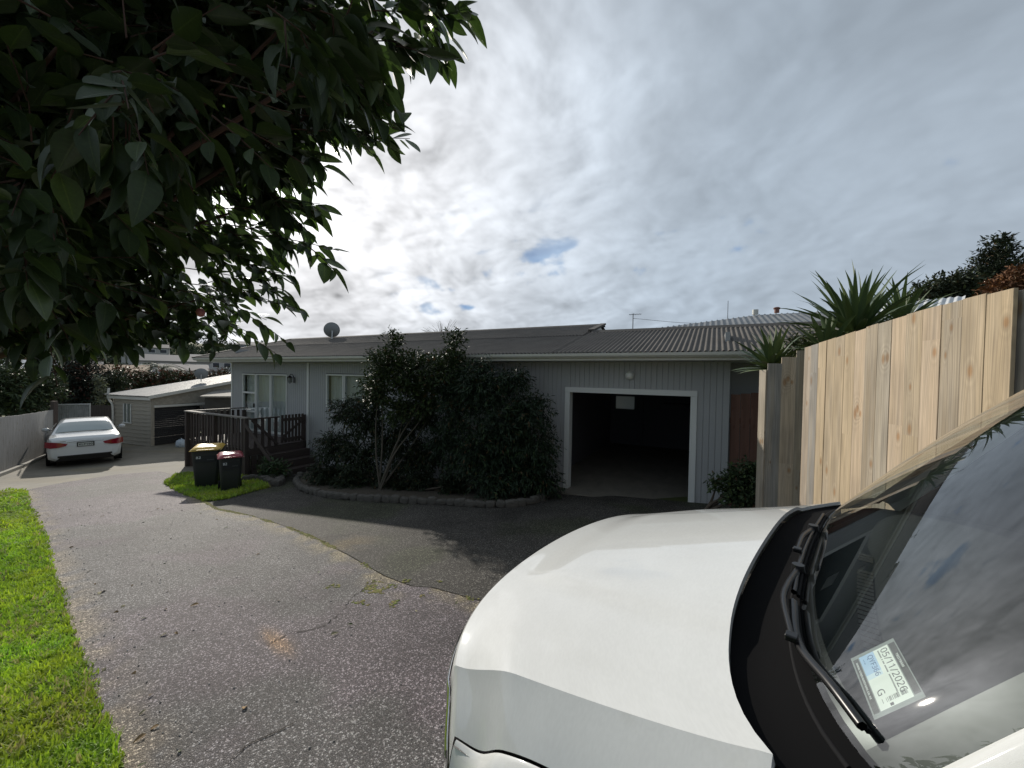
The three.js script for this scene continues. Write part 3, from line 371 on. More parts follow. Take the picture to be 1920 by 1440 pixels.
// ---------------------------------------------------------------- deck with railing, gate and steps
{
  const dk = thing('deck', 'dark stained timber deck with baluster railing, gate and steps', 'deck', HO, HRY); const U0 = -12.2, U1 = -8.78, ZF = 1.7, F = 0.20, T = 1.06;
  for (let k = 0; k < 14; k++) box('deck_board', dk, M.deck, U0, U1, F - 0.03, F, 0.03 + k * 0.119, 0.03 + k * 0.119 + 0.112, 0.003);
  box('joist', dk, M.deck, U0, U1, F - 0.2, F - 0.032, ZF, ZF + 0.045); box('joist', dk, M.deck, U0, U0 + 0.045, F - 0.2, F - 0.032, 0.03, ZF - 0.002); box('joist', dk, M.deck, U1 - 0.045, U1, F - 0.2, F - 0.032, 0.03, ZF - 0.002);
  const post = (u, z, top = T) => box('post', dk, M.deck, u - 0.05, u + 0.05, -0.85, top, z - 0.05, z + 0.05);
  post(U0 + 0.05, ZF + 0.1); post(U1 - 0.05, ZF + 0.1); post((U0 + U1) / 2, ZF + 0.1); post(U0 + 0.05, 0.12, 1.0); post(U1 - 0.05, 0.1, T - 0.02);
  for (let k = 0; k < 19; k++) { const u = U0 + 0.16 + k * 0.17; box('baluster', dk, M.deck, u, u + 0.085, F - 0.12, T - 0.04, ZF + 0.046, ZF + 0.068, 0.003); }
  for (let k = 0; k < 9; k++) { const z = 0.25 + k * 0.17; box('baluster', dk, M.deck, U0 + 0.0, U0 + 0.022, F - 0.1, T - 0.04, z, z + 0.085, 0.003); }
  const rl = mat(0.24, 0.22, 0.20, 0.75, { map: mottle }); box('handrail', dk, rl, U0 - 0.03, U1 + 0.02, T - 0.002, T + 0.035, ZF + 0.02, ZF + 0.16); box('handrail', dk, rl, U0 - 0.03, U0 + 0.11, T - 0.002, T + 0.035, 0.03, ZF + 0.018);
  // side facing the garden: short fixed part and a picket gate with brace
  for (let k = 0; k < 4; k++) { const z = 0.95 + k * 0.19; box('baluster', dk, M.deck, U1 - 0.02, U1 + 0.002, F - 0.1, T - 0.03, z, z + 0.09, 0.003); }
  bar('brace', dk, M.deck, V(U1 + 0.015, T - 0.05, 1.68), V(U1 + 0.015, F + 0.02, 0.95), 0.03, 0.07);
  box('handrail', dk, M.deck, U1 - 0.05, U1 + 0.04, T - 0.04, T - 0.005, 0.9, ZF + 0.018);
  const gt = new THREE.Group(); gt.name = 'gate'; dk.add(gt);
  for (let k = 0; k < 7; k++) { const z = 0.13 + k * 0.107; box('picket', gt, M.deck, U1 - 0.012, U1 + 0.010, F + 0.04, T + 0.02, z, z + 0.07, 0.003); }
  box('rail', gt, M.deck, U1 + 0.012, U1 + 0.04, T - 0.17, T - 0.08, 0.12, 0.86); box('rail', gt, M.deck, U1 + 0.012, U1 + 0.04, F + 0.10, F + 0.19, 0.12, 0.86); bar('brace', gt, M.deck, V(U1 + 0.027, F + 0.2, 0.84), V(U1 + 0.027, T - 0.17, 0.16), 0.028, 0.07);
  for (let k = 0; k < 4; k++) { const u = U1 + 0.05 + k * 0.27, y = F - 0.2 - k * 0.2; box('tread', dk, M.deck, u, u + 0.28, y - 0.045, y, 0.12, 1.3); box('riser', dk, M.deck, u, u + 0.02, y + 0.002, y + 0.155, 0.14, 1.28, 0.003); }
  bar('stringer', dk, M.deck, V(U1 + 0.02, F - 0.12, 1.33), V(U1 + 1.2, -0.86, 1.33), 0.2, 0.045); bar('stair_rail', dk, M.deck, V(U1 - 0.02, T - 0.12, 1.86), V(U1 + 1.75, -0.62, 1.72), 0.07, 0.045);
  for (let k = 0; k < 20; k++) { const u = U0 + 0.02 + k * 0.171; box('skirt_board', dk, M.deck, u, u + 0.15, -0.8, F - 0.21, ZF + 0.005, ZF + 0.025, 0.003); }
  for (let k = 0; k < 9; k++) { const z = 0.08 + k * 0.18; box('skirt_board', dk, M.deck, U1 - 0.03, U1 - 0.01, -0.8, F - 0.21, z, z + 0.15, 0.003); }
}
// ---------------------------------------------------------------- wheelie bins
function bin(pos, ry, w, d, h, lidM, label, mark) {
  const b = thing('wheelie_bin', label, 'wheelie bin', pos, ry, 'wheelie bins'), bm = mat(0.028, 0.031, 0.030, 0.5, { bumpMap: mottleB, bumpScale: 0.001 });
  const ring = (y, k, r) => { const pts = [], hw2 = w / 2 * k, hd = d / 2 * k; for (const [sx, sz, a0] of [[1, 1, 0], [-1, 1, 1], [-1, -1, 2], [1, -1, 3]]) for (let i = 0; i <= 3; i++) { const a = (a0 + i / 3) * Math.PI / 2; pts.push(V(sx * (hw2 - r) + r * Math.cos(a), y, sz * (hd - r) + r * Math.sin(a))); } pts.push(pts[0].clone()); return pts; };
  mesh('tub', gridGeo([ring(h * 0.93, 0.97, 0.05), ring(h * 0.90, 0.97, 0.05), ring(h * 0.895, 0.94, 0.05), ring(h * 0.5, 0.86, 0.06), ring(0.04, 0.75, 0.06), ring(0.03, 0.1, 0.02)]), bm, b);
  mesh('rim', gridGeo([ring(h * 0.90, 0.98, 0.05), ring(h * 0.90, 1.03, 0.05), ring(h * 0.935, 1.03, 0.05), ring(h * 0.935, 0.9, 0.04)]), bm, b);
  const lr = []; for (let i = 0; i <= 8; i++) { const t = i / 8, row = []; for (let j = 0; j <= 10; j++) { const s = j / 10 * 2 - 1, e = Math.max(Math.abs(s), Math.abs(t * 2 - 1)); row.push(V(s * w * 0.535, h * 0.94 + 0.05 * (1 - Math.pow(e, 4)) + 0.02 * (1 - t) - (e > 0.99 ? 0.025 : 0) + 0.008 * Math.sin(s * 9) * (1 - e), (t - 0.5) * d * 1.08)); } lr.push(row); }
  const lid = mesh('lid', gridGeo(lr), lidM, b); box('lid_grip', lid, lidM, -w * 0.3, w * 0.3, h * 0.925, h * 0.945, d * 0.535, d * 0.58, 0.008);
  mesh('handle', new THREE.CylinderGeometry(0.016, 0.016, w * 0.8, 8).rotateZ(Math.PI / 2), bm, b, 0, h * 0.92, -d * 0.56); for (const s of [-1, 1]) box('handle_bracket', b, bm, s * w * 0.36 - 0.02, s * w * 0.36 + 0.02, h * 0.86, h * 0.935, -d * 0.58, -d * 0.48, 0.005);
  mesh('axle', new THREE.CylinderGeometry(0.011, 0.011, w * 0.86, 8).rotateZ(Math.PI / 2), M.alu, b, 0, 0.1, -d * 0.40); for (const s of [-1, 1]) { const wh = mesh('wheel', new THREE.CylinderGeometry(0.1, 0.1, 0.045, 20).rotateZ(Math.PI / 2), M.rubber, b, s * w * 0.44, 0.1, -d * 0.40); mesh('hub', new THREE.CylinderGeometry(0.035, 0.035, 0.05, 12).rotateZ(Math.PI / 2), bm, wh); }
  const cv = document.createElement('canvas'); cv.width = 256; cv.height = 128; const cx = cv.getContext('2d'); cx.fillStyle = '#16191a'; cx.fillRect(0, 0, 256, 128); cx.fillStyle = '#c9cccb'; cx.font = 'bold 60px sans-serif'; cx.fillText(mark, 6, 58); cx.fillStyle = '#4a4f4e'; for (let k = 0; k < 7; k++) cx.fillRect(150 + k * 13, 76 + (k % 3) * 2, 9, 14); const tx = new THREE.CanvasTexture(cv); tx.colorSpace = THREE.SRGBColorSpace;
  const pl = new THREE.PlaneGeometry(w * 0.66, 0.16); const pm = mesh('number_print', pl, mat(1, 1, 1, 0.6, { map: tx }), b, -w * 0.01, h * 0.72, d / 2 * (0.86 + 0.08 * 0.55) + 0.009); pm.rotation.x = -Math.atan(d / 2 * 0.08 / (h * 0.4)) * -1 * -1;
  return b;
}
{
  const a = gp(390, 914), b = gp(432, 921); a.y = groundY(a.x, a.z) + 0.022; b.y = groundY(b.x, b.z) + 0.022;
  bin(a, Math.atan2(-a.x, -a.z) - 0.15, 0.56, 0.64, 1.01, mat(0.62, 0.40, 0.06, 0.42), 'tall dark wheelie bin with a faded yellow lid', '82');
  bin(b, Math.atan2(-b.x, -b.z) + 0.05, 0.45, 0.49, 0.86, phys(0.34, 0.03, 0.05, 0.35, { clearcoat: 0.4 }), 'shorter dark wheelie bin with a red lid', '82');
}
// ---------------------------------------------------------------- garden bed: stone edging, soil, shrubs
const bedLine = [[565, 893], [556, 905], [568, 920], [620, 934], [690, 940], [760, 944], [830, 947], [900, 951], [960, 951], [995, 945], [1025, 934], [1045, 918]].map(p => gp(...p));
{
  const c = new THREE.CatmullRomCurve3(bedLine), L = c.getLength(), n = Math.floor(L / 0.19), r = rng(51);
  const bed = thing('bed_edging', 'rough stone edging curving round the shrub bed', 'edging', V(0, 0, 0)); const shapes = [0, 1, 2, 3].map(k => { const g = new THREE.IcosahedronGeometry(0.5, 2), p = g.attributes.position; for (let i = 0; i < p.count; i++) { const v = V(p.getX(i), p.getY(i), p.getZ(i)), e = Math.pow(Math.pow(Math.abs(v.x), 4) + Math.pow(Math.abs(v.y), 4) + Math.pow(Math.abs(v.z), 4), 0.25), q = 0.5 / e * (0.88 + 0.24 * fbm(v.x * 4 + k * 9, v.y * 4 + v.z * 4, 3, k)); p.setXYZ(i, v.x * q, v.y * q, v.z * q); } g.computeVertexNormals(); return g; });
  for (let i = 0; i < n; i++) { const p = c.getPointAt((i + 0.5) / n), t = c.getTangentAt((i + 0.5) / n), o = mesh('stone', shapes[Math.floor(r() * 4)], M.stone, bed, p.x, groundY(p.x, p.z) + 0.055 + 0.02 * r(), p.z, Math.atan2(-t.z, t.x) + (r() - 0.5) * 0.3); o.scale.set(0.16 + 0.10 * r(), 0.10 + 0.07 * r(), 0.12 + 0.05 * r()); o.rotation.z = (r() - 0.5) * 0.5; }
  const bp = bedLine.map(p => [p.x, p.z]); bp.push(H2(-0.2, 0.03), H2(-7.5, 0.03)); struct('bed_soil', patch(bp, 0.3, 0.07, 1.2), M.soil);
  const b2 = [[455, 905], [480, 900], [500, 905], [520, 912], [530, 898], [545, 893]].map(p => gp(...p)), ed = thing('bed_edging', 'short row of stones below the deck steps', 'edging', V(0, 0, 0));
  const c2 = new THREE.CatmullRomCurve3(b2), n2 = Math.floor(c2.getLength() / 0.2); for (let i = 0; i < n2; i++) { const p = c2.getPointAt((i + 0.5) / n2), o = mesh('stone', shapes[Math.floor(r() * 4)], M.stone, ed, p.x, groundY(p.x, p.z) + 0.06, p.z, r() * 3); o.scale.set(0.2 + 0.06 * r(), 0.16 + 0.06 * r(), 0.16); }
}
const soilY = p => V(p.x, groundY(p.x, p.z) + 0.06, p.z);
{ // tall camellia-like tree in the middle, against the wall
  const b = soilY(H3(-3.72, 0, 1.75)), t = thing('garden_tree', 'slender multi-stemmed evergreen tree in the bed reaching above the gutter', 'tree', b), L = (px, py, d) => at(px, py, d).sub(b);
  const lobes = [[L(738, 650, 8.6), 0.26, 1.3], [L(722, 690, 8.5), 0.42], [L(770, 700, 8.5), 0.52], [L(850, 650, 8.4), 0.26, 1.5], [L(835, 695, 8.4), 0.45], [L(705, 735, 8.4), 0.36], [L(790, 745, 8.5), 0.5], [L(865, 690, 8.5), 0.22, 1.4], [L(735, 632, 8.6), 0.10, 2.0], [L(860, 632, 8.4), 0.12, 2.2], [L(745, 770, 8.2), 0.30]];
  crown(t, lobes, { seed: 71, len: 0.075, wid: 0.036, sprays: 1900, per: 7, colour: green(0.035, 0.055, 0.020) });
  stems(t, V(0, 0, 0), [L(735, 660, 8.6), L(775, 690, 8.5), L(845, 655, 8.4), L(712, 720, 8.4), L(820, 720, 8.5), L(868, 690, 8.5)], 0.024, 0.006, mat(0.13, 0.115, 0.09, 0.9, { map: mottle }), 0.10, 72);
}
{
  const mk = (name, label, base, lobes, o, tips) => { const b = soilY(base), t = thing(name, label, 'shrub', b); crown(t, lobes.map(([px, py, d, rad, sq]) => [at(px, py, d).sub(b), rad, sq]), o); stems(t, V(0, 0, 0), (tips || lobes.slice(0, 5)).map(l => at(l[0], l[1], l[2]).sub(b)), 0.028, 0.008, M.bark, 0.12, o.seed); return t; };
  mk('spreading_shrub', 'dense dark feathery shrub filling the bed beside the garage', H3(-1.5, 0, 0.8), [[905, 730, 8.1, 0.55, 0.8], [960, 715, 8.0, 0.40, 0.7], [985, 770, 7.8, 0.50, 0.8], [1005, 830, 7.7, 0.48, 0.9], [940, 800, 7.8, 0.6], [900, 850, 7.8, 0.55], [985, 890, 7.6, 0.48, 0.7], [1015, 885, 7.6, 0.36], [925, 905, 7.5, 0.45, 0.6], [860, 780, 8.1, 0.45], [865, 860, 8.1, 0.45], [840, 740, 8.3, 0.35], [1025, 910, 7.6, 0.3, 0.7], [960, 850, 7.8, 0.55], [835, 820, 8.3, 0.4], [885, 715, 8.2, 0.38], [905, 690, 8.2, 0.22], [870, 740, 8.3, 0.35]], { seed: 81, len: 0.085, wid: 0.022, sprays: 4200, per: 9, droop: 0.35, spread: 3.5, colour: green(0.022, 0.040, 0.020) });
  mk('bushy_shrub', 'low dense dark bush beside the deck steps', H3(-6.0, 0, 1.0), [[655, 770, 9.4, 0.42, 0.8], [690, 790, 9.2, 0.45], [630, 840, 9.4, 0.48, 0.9], [680, 860, 9.1, 0.5], [610, 890, 9.3, 0.42, 0.6], [660, 905, 8.9, 0.42, 0.6], [730, 830, 9.0, 0.4], [725, 900, 8.8, 0.36, 0.7], [765, 860, 8.8, 0.4], [760, 800, 8.9, 0.35], [800, 850, 8.8, 0.42], [800, 780, 8.8, 0.38], [700, 740, 9.2, 0.35]], { seed: 91, len: 0.075, wid: 0.024, sprays: 3400, per: 9, droop: 0.25, colour: green(0.026, 0.040, 0.020) });
  mk('low_shrub', 'low dark ground-hugging shrub behind the stone edging', H3(-3.0, 0, 1.5), [[790, 900, 8.4, 0.30, 0.7], [850, 910, 8.0, 0.30, 0.6], [760, 915, 8.4, 0.22, 0.6]], { seed: 95, len: 0.06, wid: 0.024, sprays: 700, per: 8, colour: green(0.026, 0.038, 0.02) });
  mk('fern_plant', 'small leafy plant in shade under the deck steps', H3(-8.0, 0, 1.75), [[510, 872, 10.2, 0.22, 0.7], [528, 880, 10.1, 0.20, 0.7], [495, 882, 10.2, 0.16, 0.8]], { seed: 96, len: 0.10, wid: 0.045, sprays: 110, per: 7, colour: green(0.05, 0.085, 0.035) });
  mk('wall_shrub', 'rounded leafy shrub at the corner of garage and timber fence', H3(2.62, 0, 1.0), [[1395, 900, 5.9, 0.26, 0.9], [1375, 915, 5.8, 0.22], [1345, 905, 5.9, 0.13, 0.7], [1400, 930, 5.7, 0.25], [1410, 880, 5.9, 0.16]], { seed: 97, len: 0.06, wid: 0.034, sprays: 420, per: 7, colour: green(0.055, 0.085, 0.040) });
  // timber stake border beside that shrub
}
// ---------------------------------------------------------------- fences on the right
function paling(parent, a, b, y0, y1a, y1b, m, t = 0.02, name = 'paling') { // one board between plan points a and b, top cut on a slope
  const w = Math.hypot(b[0] - a[0], b[1] - a[1]), s = new THREE.Shape([[0, y0], [w, y0], [w, y1b], [0, y1a]].map(p => new THREE.Vector2(...p))), g = new THREE.ExtrudeGeometry(s, { depth: t - 0.004, bevelEnabled: true, bevelSize: 0.002, bevelThickness: 0.002, bevelSegments: 1 });
  const uv = g.attributes.uv, p = g.attributes.position, sh = hash(Math.round(a[0] * 1000), Math.round(a[1] * 1000), 3); for (let i = 0; i < uv.count; i++) uv.setXY(i, clamp(p.getX(i) / Math.max(w, 0.12), 0.02, 0.98), p.getY(i) / 2.1 + sh);
  const o = mesh(name, g, m, parent, a[0], 0, a[1], Math.atan2(-(b[1] - a[1]), b[0] - a[0])); return o;
}
{
  const f = thing('timber_fence', 'new pale pine paling fence with boards stepping down towards the garage', 'fence', V(0, 0, 0)), r = rng(7);
  const N = [2.655, -2.04], F = [3.235, -4.25], dx = F[0] - N[0], dz = F[1] - N[1], L = Math.hypot(dx, dz), n = 15, ux = dx / L, uz = dz / L, top = t => EYE + lerp(0.515, 0.385, t) + 0.015 * Math.sin(t * 5);
  for (let k = 0; k < n; k++) { const s0 = (k / n) * L + 0.001, s1 = ((k + 1) / n) * L - 0.002 - (k % 3 === 2 ? 0.005 : 0.001), a = [N[0] + ux * s0, N[1] + uz * s0], b = [N[0] + ux * s1, N[1] + uz * s1], dt = (r() - 0.5) * 0.012; const o = paling(f, b, a, Math.min(groundY(...a), groundY(...b)) + 0.03, top(s1 / L) + dt, top(s0 / L) + dt, paleMat[Math.floor(r() * 8)]); o.position.x -= uz * (r() - 0.5) * 0.006; }
  { const gs = []; for (let k = 0; k < n; k++) for (const yy of [-0.2, -1.4]) for (const e of [0.25, 0.75]) { const s = (k + e) / n * L, g = new THREE.CylinderGeometry(0.0035, 0.0035, 0.004, 6); g.rotateZ(Math.PI / 2); g.translate(N[0] + ux * s + uz * 0.004 - 0.0005, EYE + yy + 0.02 * (hash(k, Math.round(e * 4), 5) - 0.5), N[1] + uz * s); gs.push(g); } const nl = mesh('nails', mergeGeometries(gs), mat(0.10, 0.09, 0.085, 0.6, { metalness: 0.6 }), f); nl.userData.kind = 'stuff'; }
  box('rail', f, paleMat[1], -0.02, 0.02, -0.04, 0.04, 0, L, 0.003).position.set((N[0] + F[0]) / 2 + 0.045, EYE - 0.2, (N[1] + F[1]) / 2); const rl = f.children[f.children.length - 1]; rl.rotation.y = Math.atan2(dx, dz); const rl2 = rl.clone(); rl2.position.y = EYE - 1.4; f.add(rl2); shade(rl2);
  box('post', f, paleMat[3], N[0] + 0.02, N[0] + 0.12, groundY(...N), EYE + 0.50, N[1] - 0.02, N[1] + 0.08);
  const turn = [[[3.80, -4.66], [3.65, -4.70], 0.40], [[3.648, -4.70], [3.50, -4.755], 0.37], [[3.496, -4.757], [3.35, -4.80], 0.29], [[3.348, -4.80], [3.20, -4.83], 0.21], [[3.198, -4.83], [3.21, -4.975], 0.13]]; // boards turning the corner, each lower than the last
  turn.forEach(([a, b, h], i) => paling(f, b, a, groundY(...a) + 0.03, EYE + h, EYE + h, paleMat[[5, 1, 2, 3, 7][i]]));
  for (let k = 0; k < 4; k++) { const a = [2.79 + k * 0.151, -2.0], b = [a[0] + 0.147, -2.0]; paling(f, a, b, groundY(...a) + 0.03, EYE + 0.55 + 0.02 * k, EYE + 0.56 + 0.02 * k, paleMat[k + 2]); }
  const g = thing('brown_fence', 'red-brown stained board fence against the right end of the garage wall', 'fence', HO, HRY); for (let k = 0; k < 10; k++) { const u = 2.985 + k * 0.152; box('board', g, redMat, u, u + 0.147, -0.3, 2.12 + 0.02 * (k % 3), -0.08, -0.055, 0.003); } box('rail', g, redMat, 2.98, 4.5, 1.6, 1.7, -0.13, -0.082);
}
// ---------------------------------------------------------------- spiky plants behind the fence
function spiky(pos, n, len, label, seed, upright, height) {
  const t = thing('spiky_plant', label, 'plant', pos), r = rng(seed), cm = [[0.085, 0.13, 0.045], [0.11, 0.155, 0.05], [0.075, 0.12, 0.05]].map(c => phys(...c, 0.5, { transmission: 0.22, thickness: 0, side: THREE.DoubleSide }));
  const blades = [0, 1, 2].map(k => { const rows = [], sg = 7, bend = [0.10, 0.22, 0.05][k]; for (let i = 0; i <= sg; i++) { const q = i / sg, w = 0.030 * Math.pow(1 - q, 0.7) * (0.55 + 0.9 * Math.min(1, q * 3)) + 0.0006, y = -bend * q * q * q; rows.push([V(-w, y + w * 0.5, q), V(0, y, q), V(w, y + w * 0.5, q)]); } return gridGeo(rows); });
  if (height) mesh('trunk', taper([V(0, -height, 0), V(0.03, -height * 0.5, 0), V(0, 0.02, 0)], 0.09, 0.06, 6, 8), M.bark, t);
  for (let k = 0; k < n; k++) { const a = k * 2.39996 + r() * 0.5, q = (k + 0.5) / n, el = lerp(upright, -0.05, Math.pow(q, 0.8)) + (r() - 0.5) * 0.25, d = V(Math.cos(a) * Math.cos(el), Math.sin(el), Math.sin(a) * Math.cos(el)), s = len * (0.75 + 0.35 * r()); const o = mesh('leaf', blades[k % 3], cm[Math.floor(r() * 3)], t, 0, 0, 0); o.quaternion.copy(aim(d, (r() - 0.5) * 0.8)); o.scale.set(1.25, s, s); o.position.copy(d).multiplyScalar(0.03); }
  return t;
}
{ const g = (x, y, d) => at(x, y, d);
  let p = g(1603, 632, 5.2); spiky(p, 92, 0.98, 'largest spiky-leaved plant rising behind the paling fence', 201, 1.5, p.y - groundY(p.x, p.z));
  p = g(1448, 692, 5.3); spiky(p, 60, 0.56, 'upright sword-leaved plant where the paling fence steps down', 202, 1.55, p.y - groundY(p.x, p.z));
  p = g(1550, 660, 5.0); spiky(p, 40, 0.50, 'small spiky plant between the two larger ones', 203, 1.5, p.y - groundY(p.x, p.z));
  p = g(1690, 610, 7.0); spiky(p, 56, 0.85, 'spiky plant half hidden behind the largest one', 204, 1.5, p.y - groundY(p.x, p.z));
  const b = g(1505, 668, 5.6); b.y = groundY(b.x, b.z); const s = thing('fence_shrub', 'small-leaved shrub showing over the low end of the fence', 'shrub', b); crown(s, [[g(1500, 655, 5.6).sub(b), 0.2, 0.9], [g(1520, 640, 5.6).sub(b), 0.16], [g(1490, 690, 5.6).sub(b), 0.25]], { seed: 205, len: 0.05, wid: 0.024, sprays: 240, per: 7, colour: green(0.075, 0.095, 0.04) }); stems(s, V(0, 0, 0), [g(1500, 655, 5.6).sub(b)], 0.02, 0.008);
}
// ---------------------------------------------------------------- neighbours beyond the garage
{
  const n = thing('neighbour_house', 'neighbouring house with pale ribbed metal roof behind the garage', 'house', HO, HRY);
  const A = V(-0.3, 4.16, -7.5), B = V(8.5, 4.16, -7.5), C = V(8.5, 5.12, -11.0), D = V(4.3, 5.06, -11.0), E = V(-0.3, 4.16, -14.5);
  const rib = [], nr = 46; for (const t of [0, 1]) { const row = []; for (let i = 0; i <= nr * 4; i++) { const u = lerp(A.x, B.x, i / (nr * 4)), lim = clamp((u - A.x) / (D.x - A.x)), h = (i % 4 === 0) ? 0.035 : 0; row.push(V(u, lerp(4.16, 5.08, t * lim) + h, lerp(-7.5, -11.0, t * lim))); } rib.push(row); }
  mesh('roof', gridGeo(rib), M.zinc, n); mesh('roof_hip', gridGeo([[A, E], [D, D.clone().add(V(0, -0.01, -0.2))]]), M.zinc, n); box('wall', n, mat(0.55, 0.55, 0.52, 0.8), 0.1, 8.4, -0.5, 4.05, -14, -7.9, 0); box('gutter', n, M.fascia, -0.3, 8.5, 4.05, 4.15, -7.5, -7.42);
  mesh('vent', new THREE.CylinderGeometry(0.11, 0.11, 0.2, 14), mat(0.6, 0.6, 0.55, 0.5), n, 4.15, 5.2, -11.0); const vp = mesh('vent', new THREE.CylinderGeometry(0.09, 0.09, 0.16, 12), mat(0.20, 0.08, 0.06, 0.6), n, 4.9, 5.22, -11.1); mesh('cowl', new THREE.SphereGeometry(0.10, 12, 8).scale(1.3, 0.6, 1), vp.material, vp, 0, 0.1, 0);
  const a = thing('tv_aerial', 'thin television aerial standing on the roof behind the ridge', 'aerial', H3(-0.95, 4.5, -12), HRY); mesh('mast', new THREE.CylinderGeometry(0.02, 0.02, 1.5, 6), M.dark, a, 0, 0.35, 0); mesh('boom', new THREE.CylinderGeometry(0.012, 0.012, 0.6, 6).rotateZ(Math.PI / 2), M.dark, a, 0.1, 1.05, 0); for (let k = 0; k < 5; k++) mesh('element', new THREE.CylinderGeometry(0.006, 0.006, 0.4, 4).rotateX(Math.PI / 2), M.dark, a, -0.15 + k * 0.12, 1.05, 0);
  const a2 = thing('pole_aerial', 'bare thin pole aerial beside the metal roof vents', 'aerial', H3(3.2, 4.6, -13), HRY); mesh('mast', new THREE.CylinderGeometry(0.012, 0.015, 1.6, 6), M.dark, a2, 0, 0.7, 0); mesh('clamp', new THREE.CylinderGeometry(0.03, 0.03, 0.08, 6), M.dark, a2, 0, 0.1, 0);
  const s = at(1722, 578, 13), sg = thing('neighbour_shed', 'small building with white corrugated roof behind the spiky plants', 'shed', V(s.x, groundY(s.x, s.z), s.z), -0.9), h = s.y - groundY(s.x, s.z); const rr = []; for (const t of [0, 1]) { const row = []; for (let i = 0; i <= 72; i++) row.push(V(-1.0 + i / 36, h + 0.35 - t * 0.75 + 0.02 * Math.cos(i * Math.PI / 3), t * 1.7 - 0.6)); rr.push(row); } mesh('roof', gridGeo(rr), mat(0.72, 0.74, 0.76, 0.5, { map: mottle }), sg); box('wall', sg, mat(0.5, 0.5, 0.48, 0.8), -0.9, 0.9, 0, h - 0.45, -0.5, 0.9, 0); box('wall_top', sg, mat(0.5, 0.5, 0.48, 0.8), -0.9, 0.9, h - 0.45, h + 0.0, -0.5, 0.0, 0);
  const wire = thing('power_line', 'thin overhead wire above the roofs', 'wire', V(0, 0, 0)); mesh('cable', tube([at(1187, 597, 21), at(1300, 606, 22), at(1420, 600, 24)], 0.009, 16, 4), M.dark, wire);
}
function farTree(name, label, base, lobes, o, trunkR = 0.25) { const b = V(base.x, groundY(base.x, base.z), base.z), t = thing(name, label, 'tree', b, 0, o.group); crown(t, lobes.map(([px, py, d, rad, sq]) => [at(px, py, d).sub(b), rad, sq]), { material: leafMats.far, ...o }); const top = at(lobes[0][0], lobes[0][1], lobes[0][2]).sub(b); mesh('trunk', taper([V(0, -0.3, 0), V(0.1, top.y * 0.5, 0), top], trunkR, trunkR * 0.3, 8, 8), M.bark, t); return t; }
farTree('conifer_tree', 'tall dark conifer on the skyline above the paling fence', at(1868, 560, 34), [[1868, 520, 34, 1.9, 1.2], [1866, 490, 34, 1.35, 1.2], [1872, 465, 34, 1.0, 1.2], [1872, 450, 34, 0.5, 1.3], [1850, 530, 34, 1.7], [1890, 525, 34, 1.7], [1840, 550, 34, 1.7, 0.9]], { seed: 301, len: 0.30, wid: 0.12, sprays: 1500, per: 8, colour: green(0.035, 0.05, 0.03) });
farTree('broad_tree', 'broad rounded dark tree beside the conifer', at(1775, 570, 30), [[1780, 545, 30, 1.4, 0.9], [1750, 550, 30, 1.2], [1805, 540, 30, 1.1], [1730, 570, 30, 1.1], [1790, 570, 30, 1.5], [1820, 565, 30, 1.3]], { seed: 302, len: 0.28, wid: 0.13, sprays: 1200, per: 8, colour: green(0.045, 0.06, 0.035) });
farTree('autumn_tree', 'rusty orange leaved tree at the end of the paling fence', at(1895, 560, 24), [[1895, 540, 24, 1.0, 0.9], [1870, 555, 24, 0.8], [1925, 530, 24, 1.1], [1900, 520, 24, 0.6]], { seed: 303, len: 0.20, wid: 0.10, sprays: 700, per: 8, colour: green(0.16, 0.075, 0.035) });
{ // bare winter tree behind the ridge
  const b0 = at(830, 660, 22), b = V(b0.x, groundY(b0.x, b0.z), b0.z), t = thing('bare_tree', 'leafless twiggy tree showing over the roof ridge', 'tree', b), r = rng(320), gs = []; const top = at(832, 640, 22).sub(b); mesh('trunk', taper([V(0, 0, 0), V(0.1, top.y * 0.5, 0), top], 0.14, 0.07, 8, 8), M.bark, t);
  for (let k = 0; k < 55; k++) { const a = (r() - 0.5) * 2.4, c = (r() - 0.5) * 1.2, L = 0.7 + r() * 0.75; const e = top.clone().add(V(Math.sin(a) * L, Math.cos(a) * L, Math.sin(c) * L * 0.5)); gs.push(taper([top.clone().add(V(0, -0.3, 0)), top.clone().lerp(e, 0.5).add(V((r() - 0.5) * 0.15, (r() - 0.3) * 0.1, 0)), e], 0.014, 0.004, 5, 4)); }
  mesh('branches', mergeGeometries(gs), M.bark, t);
}

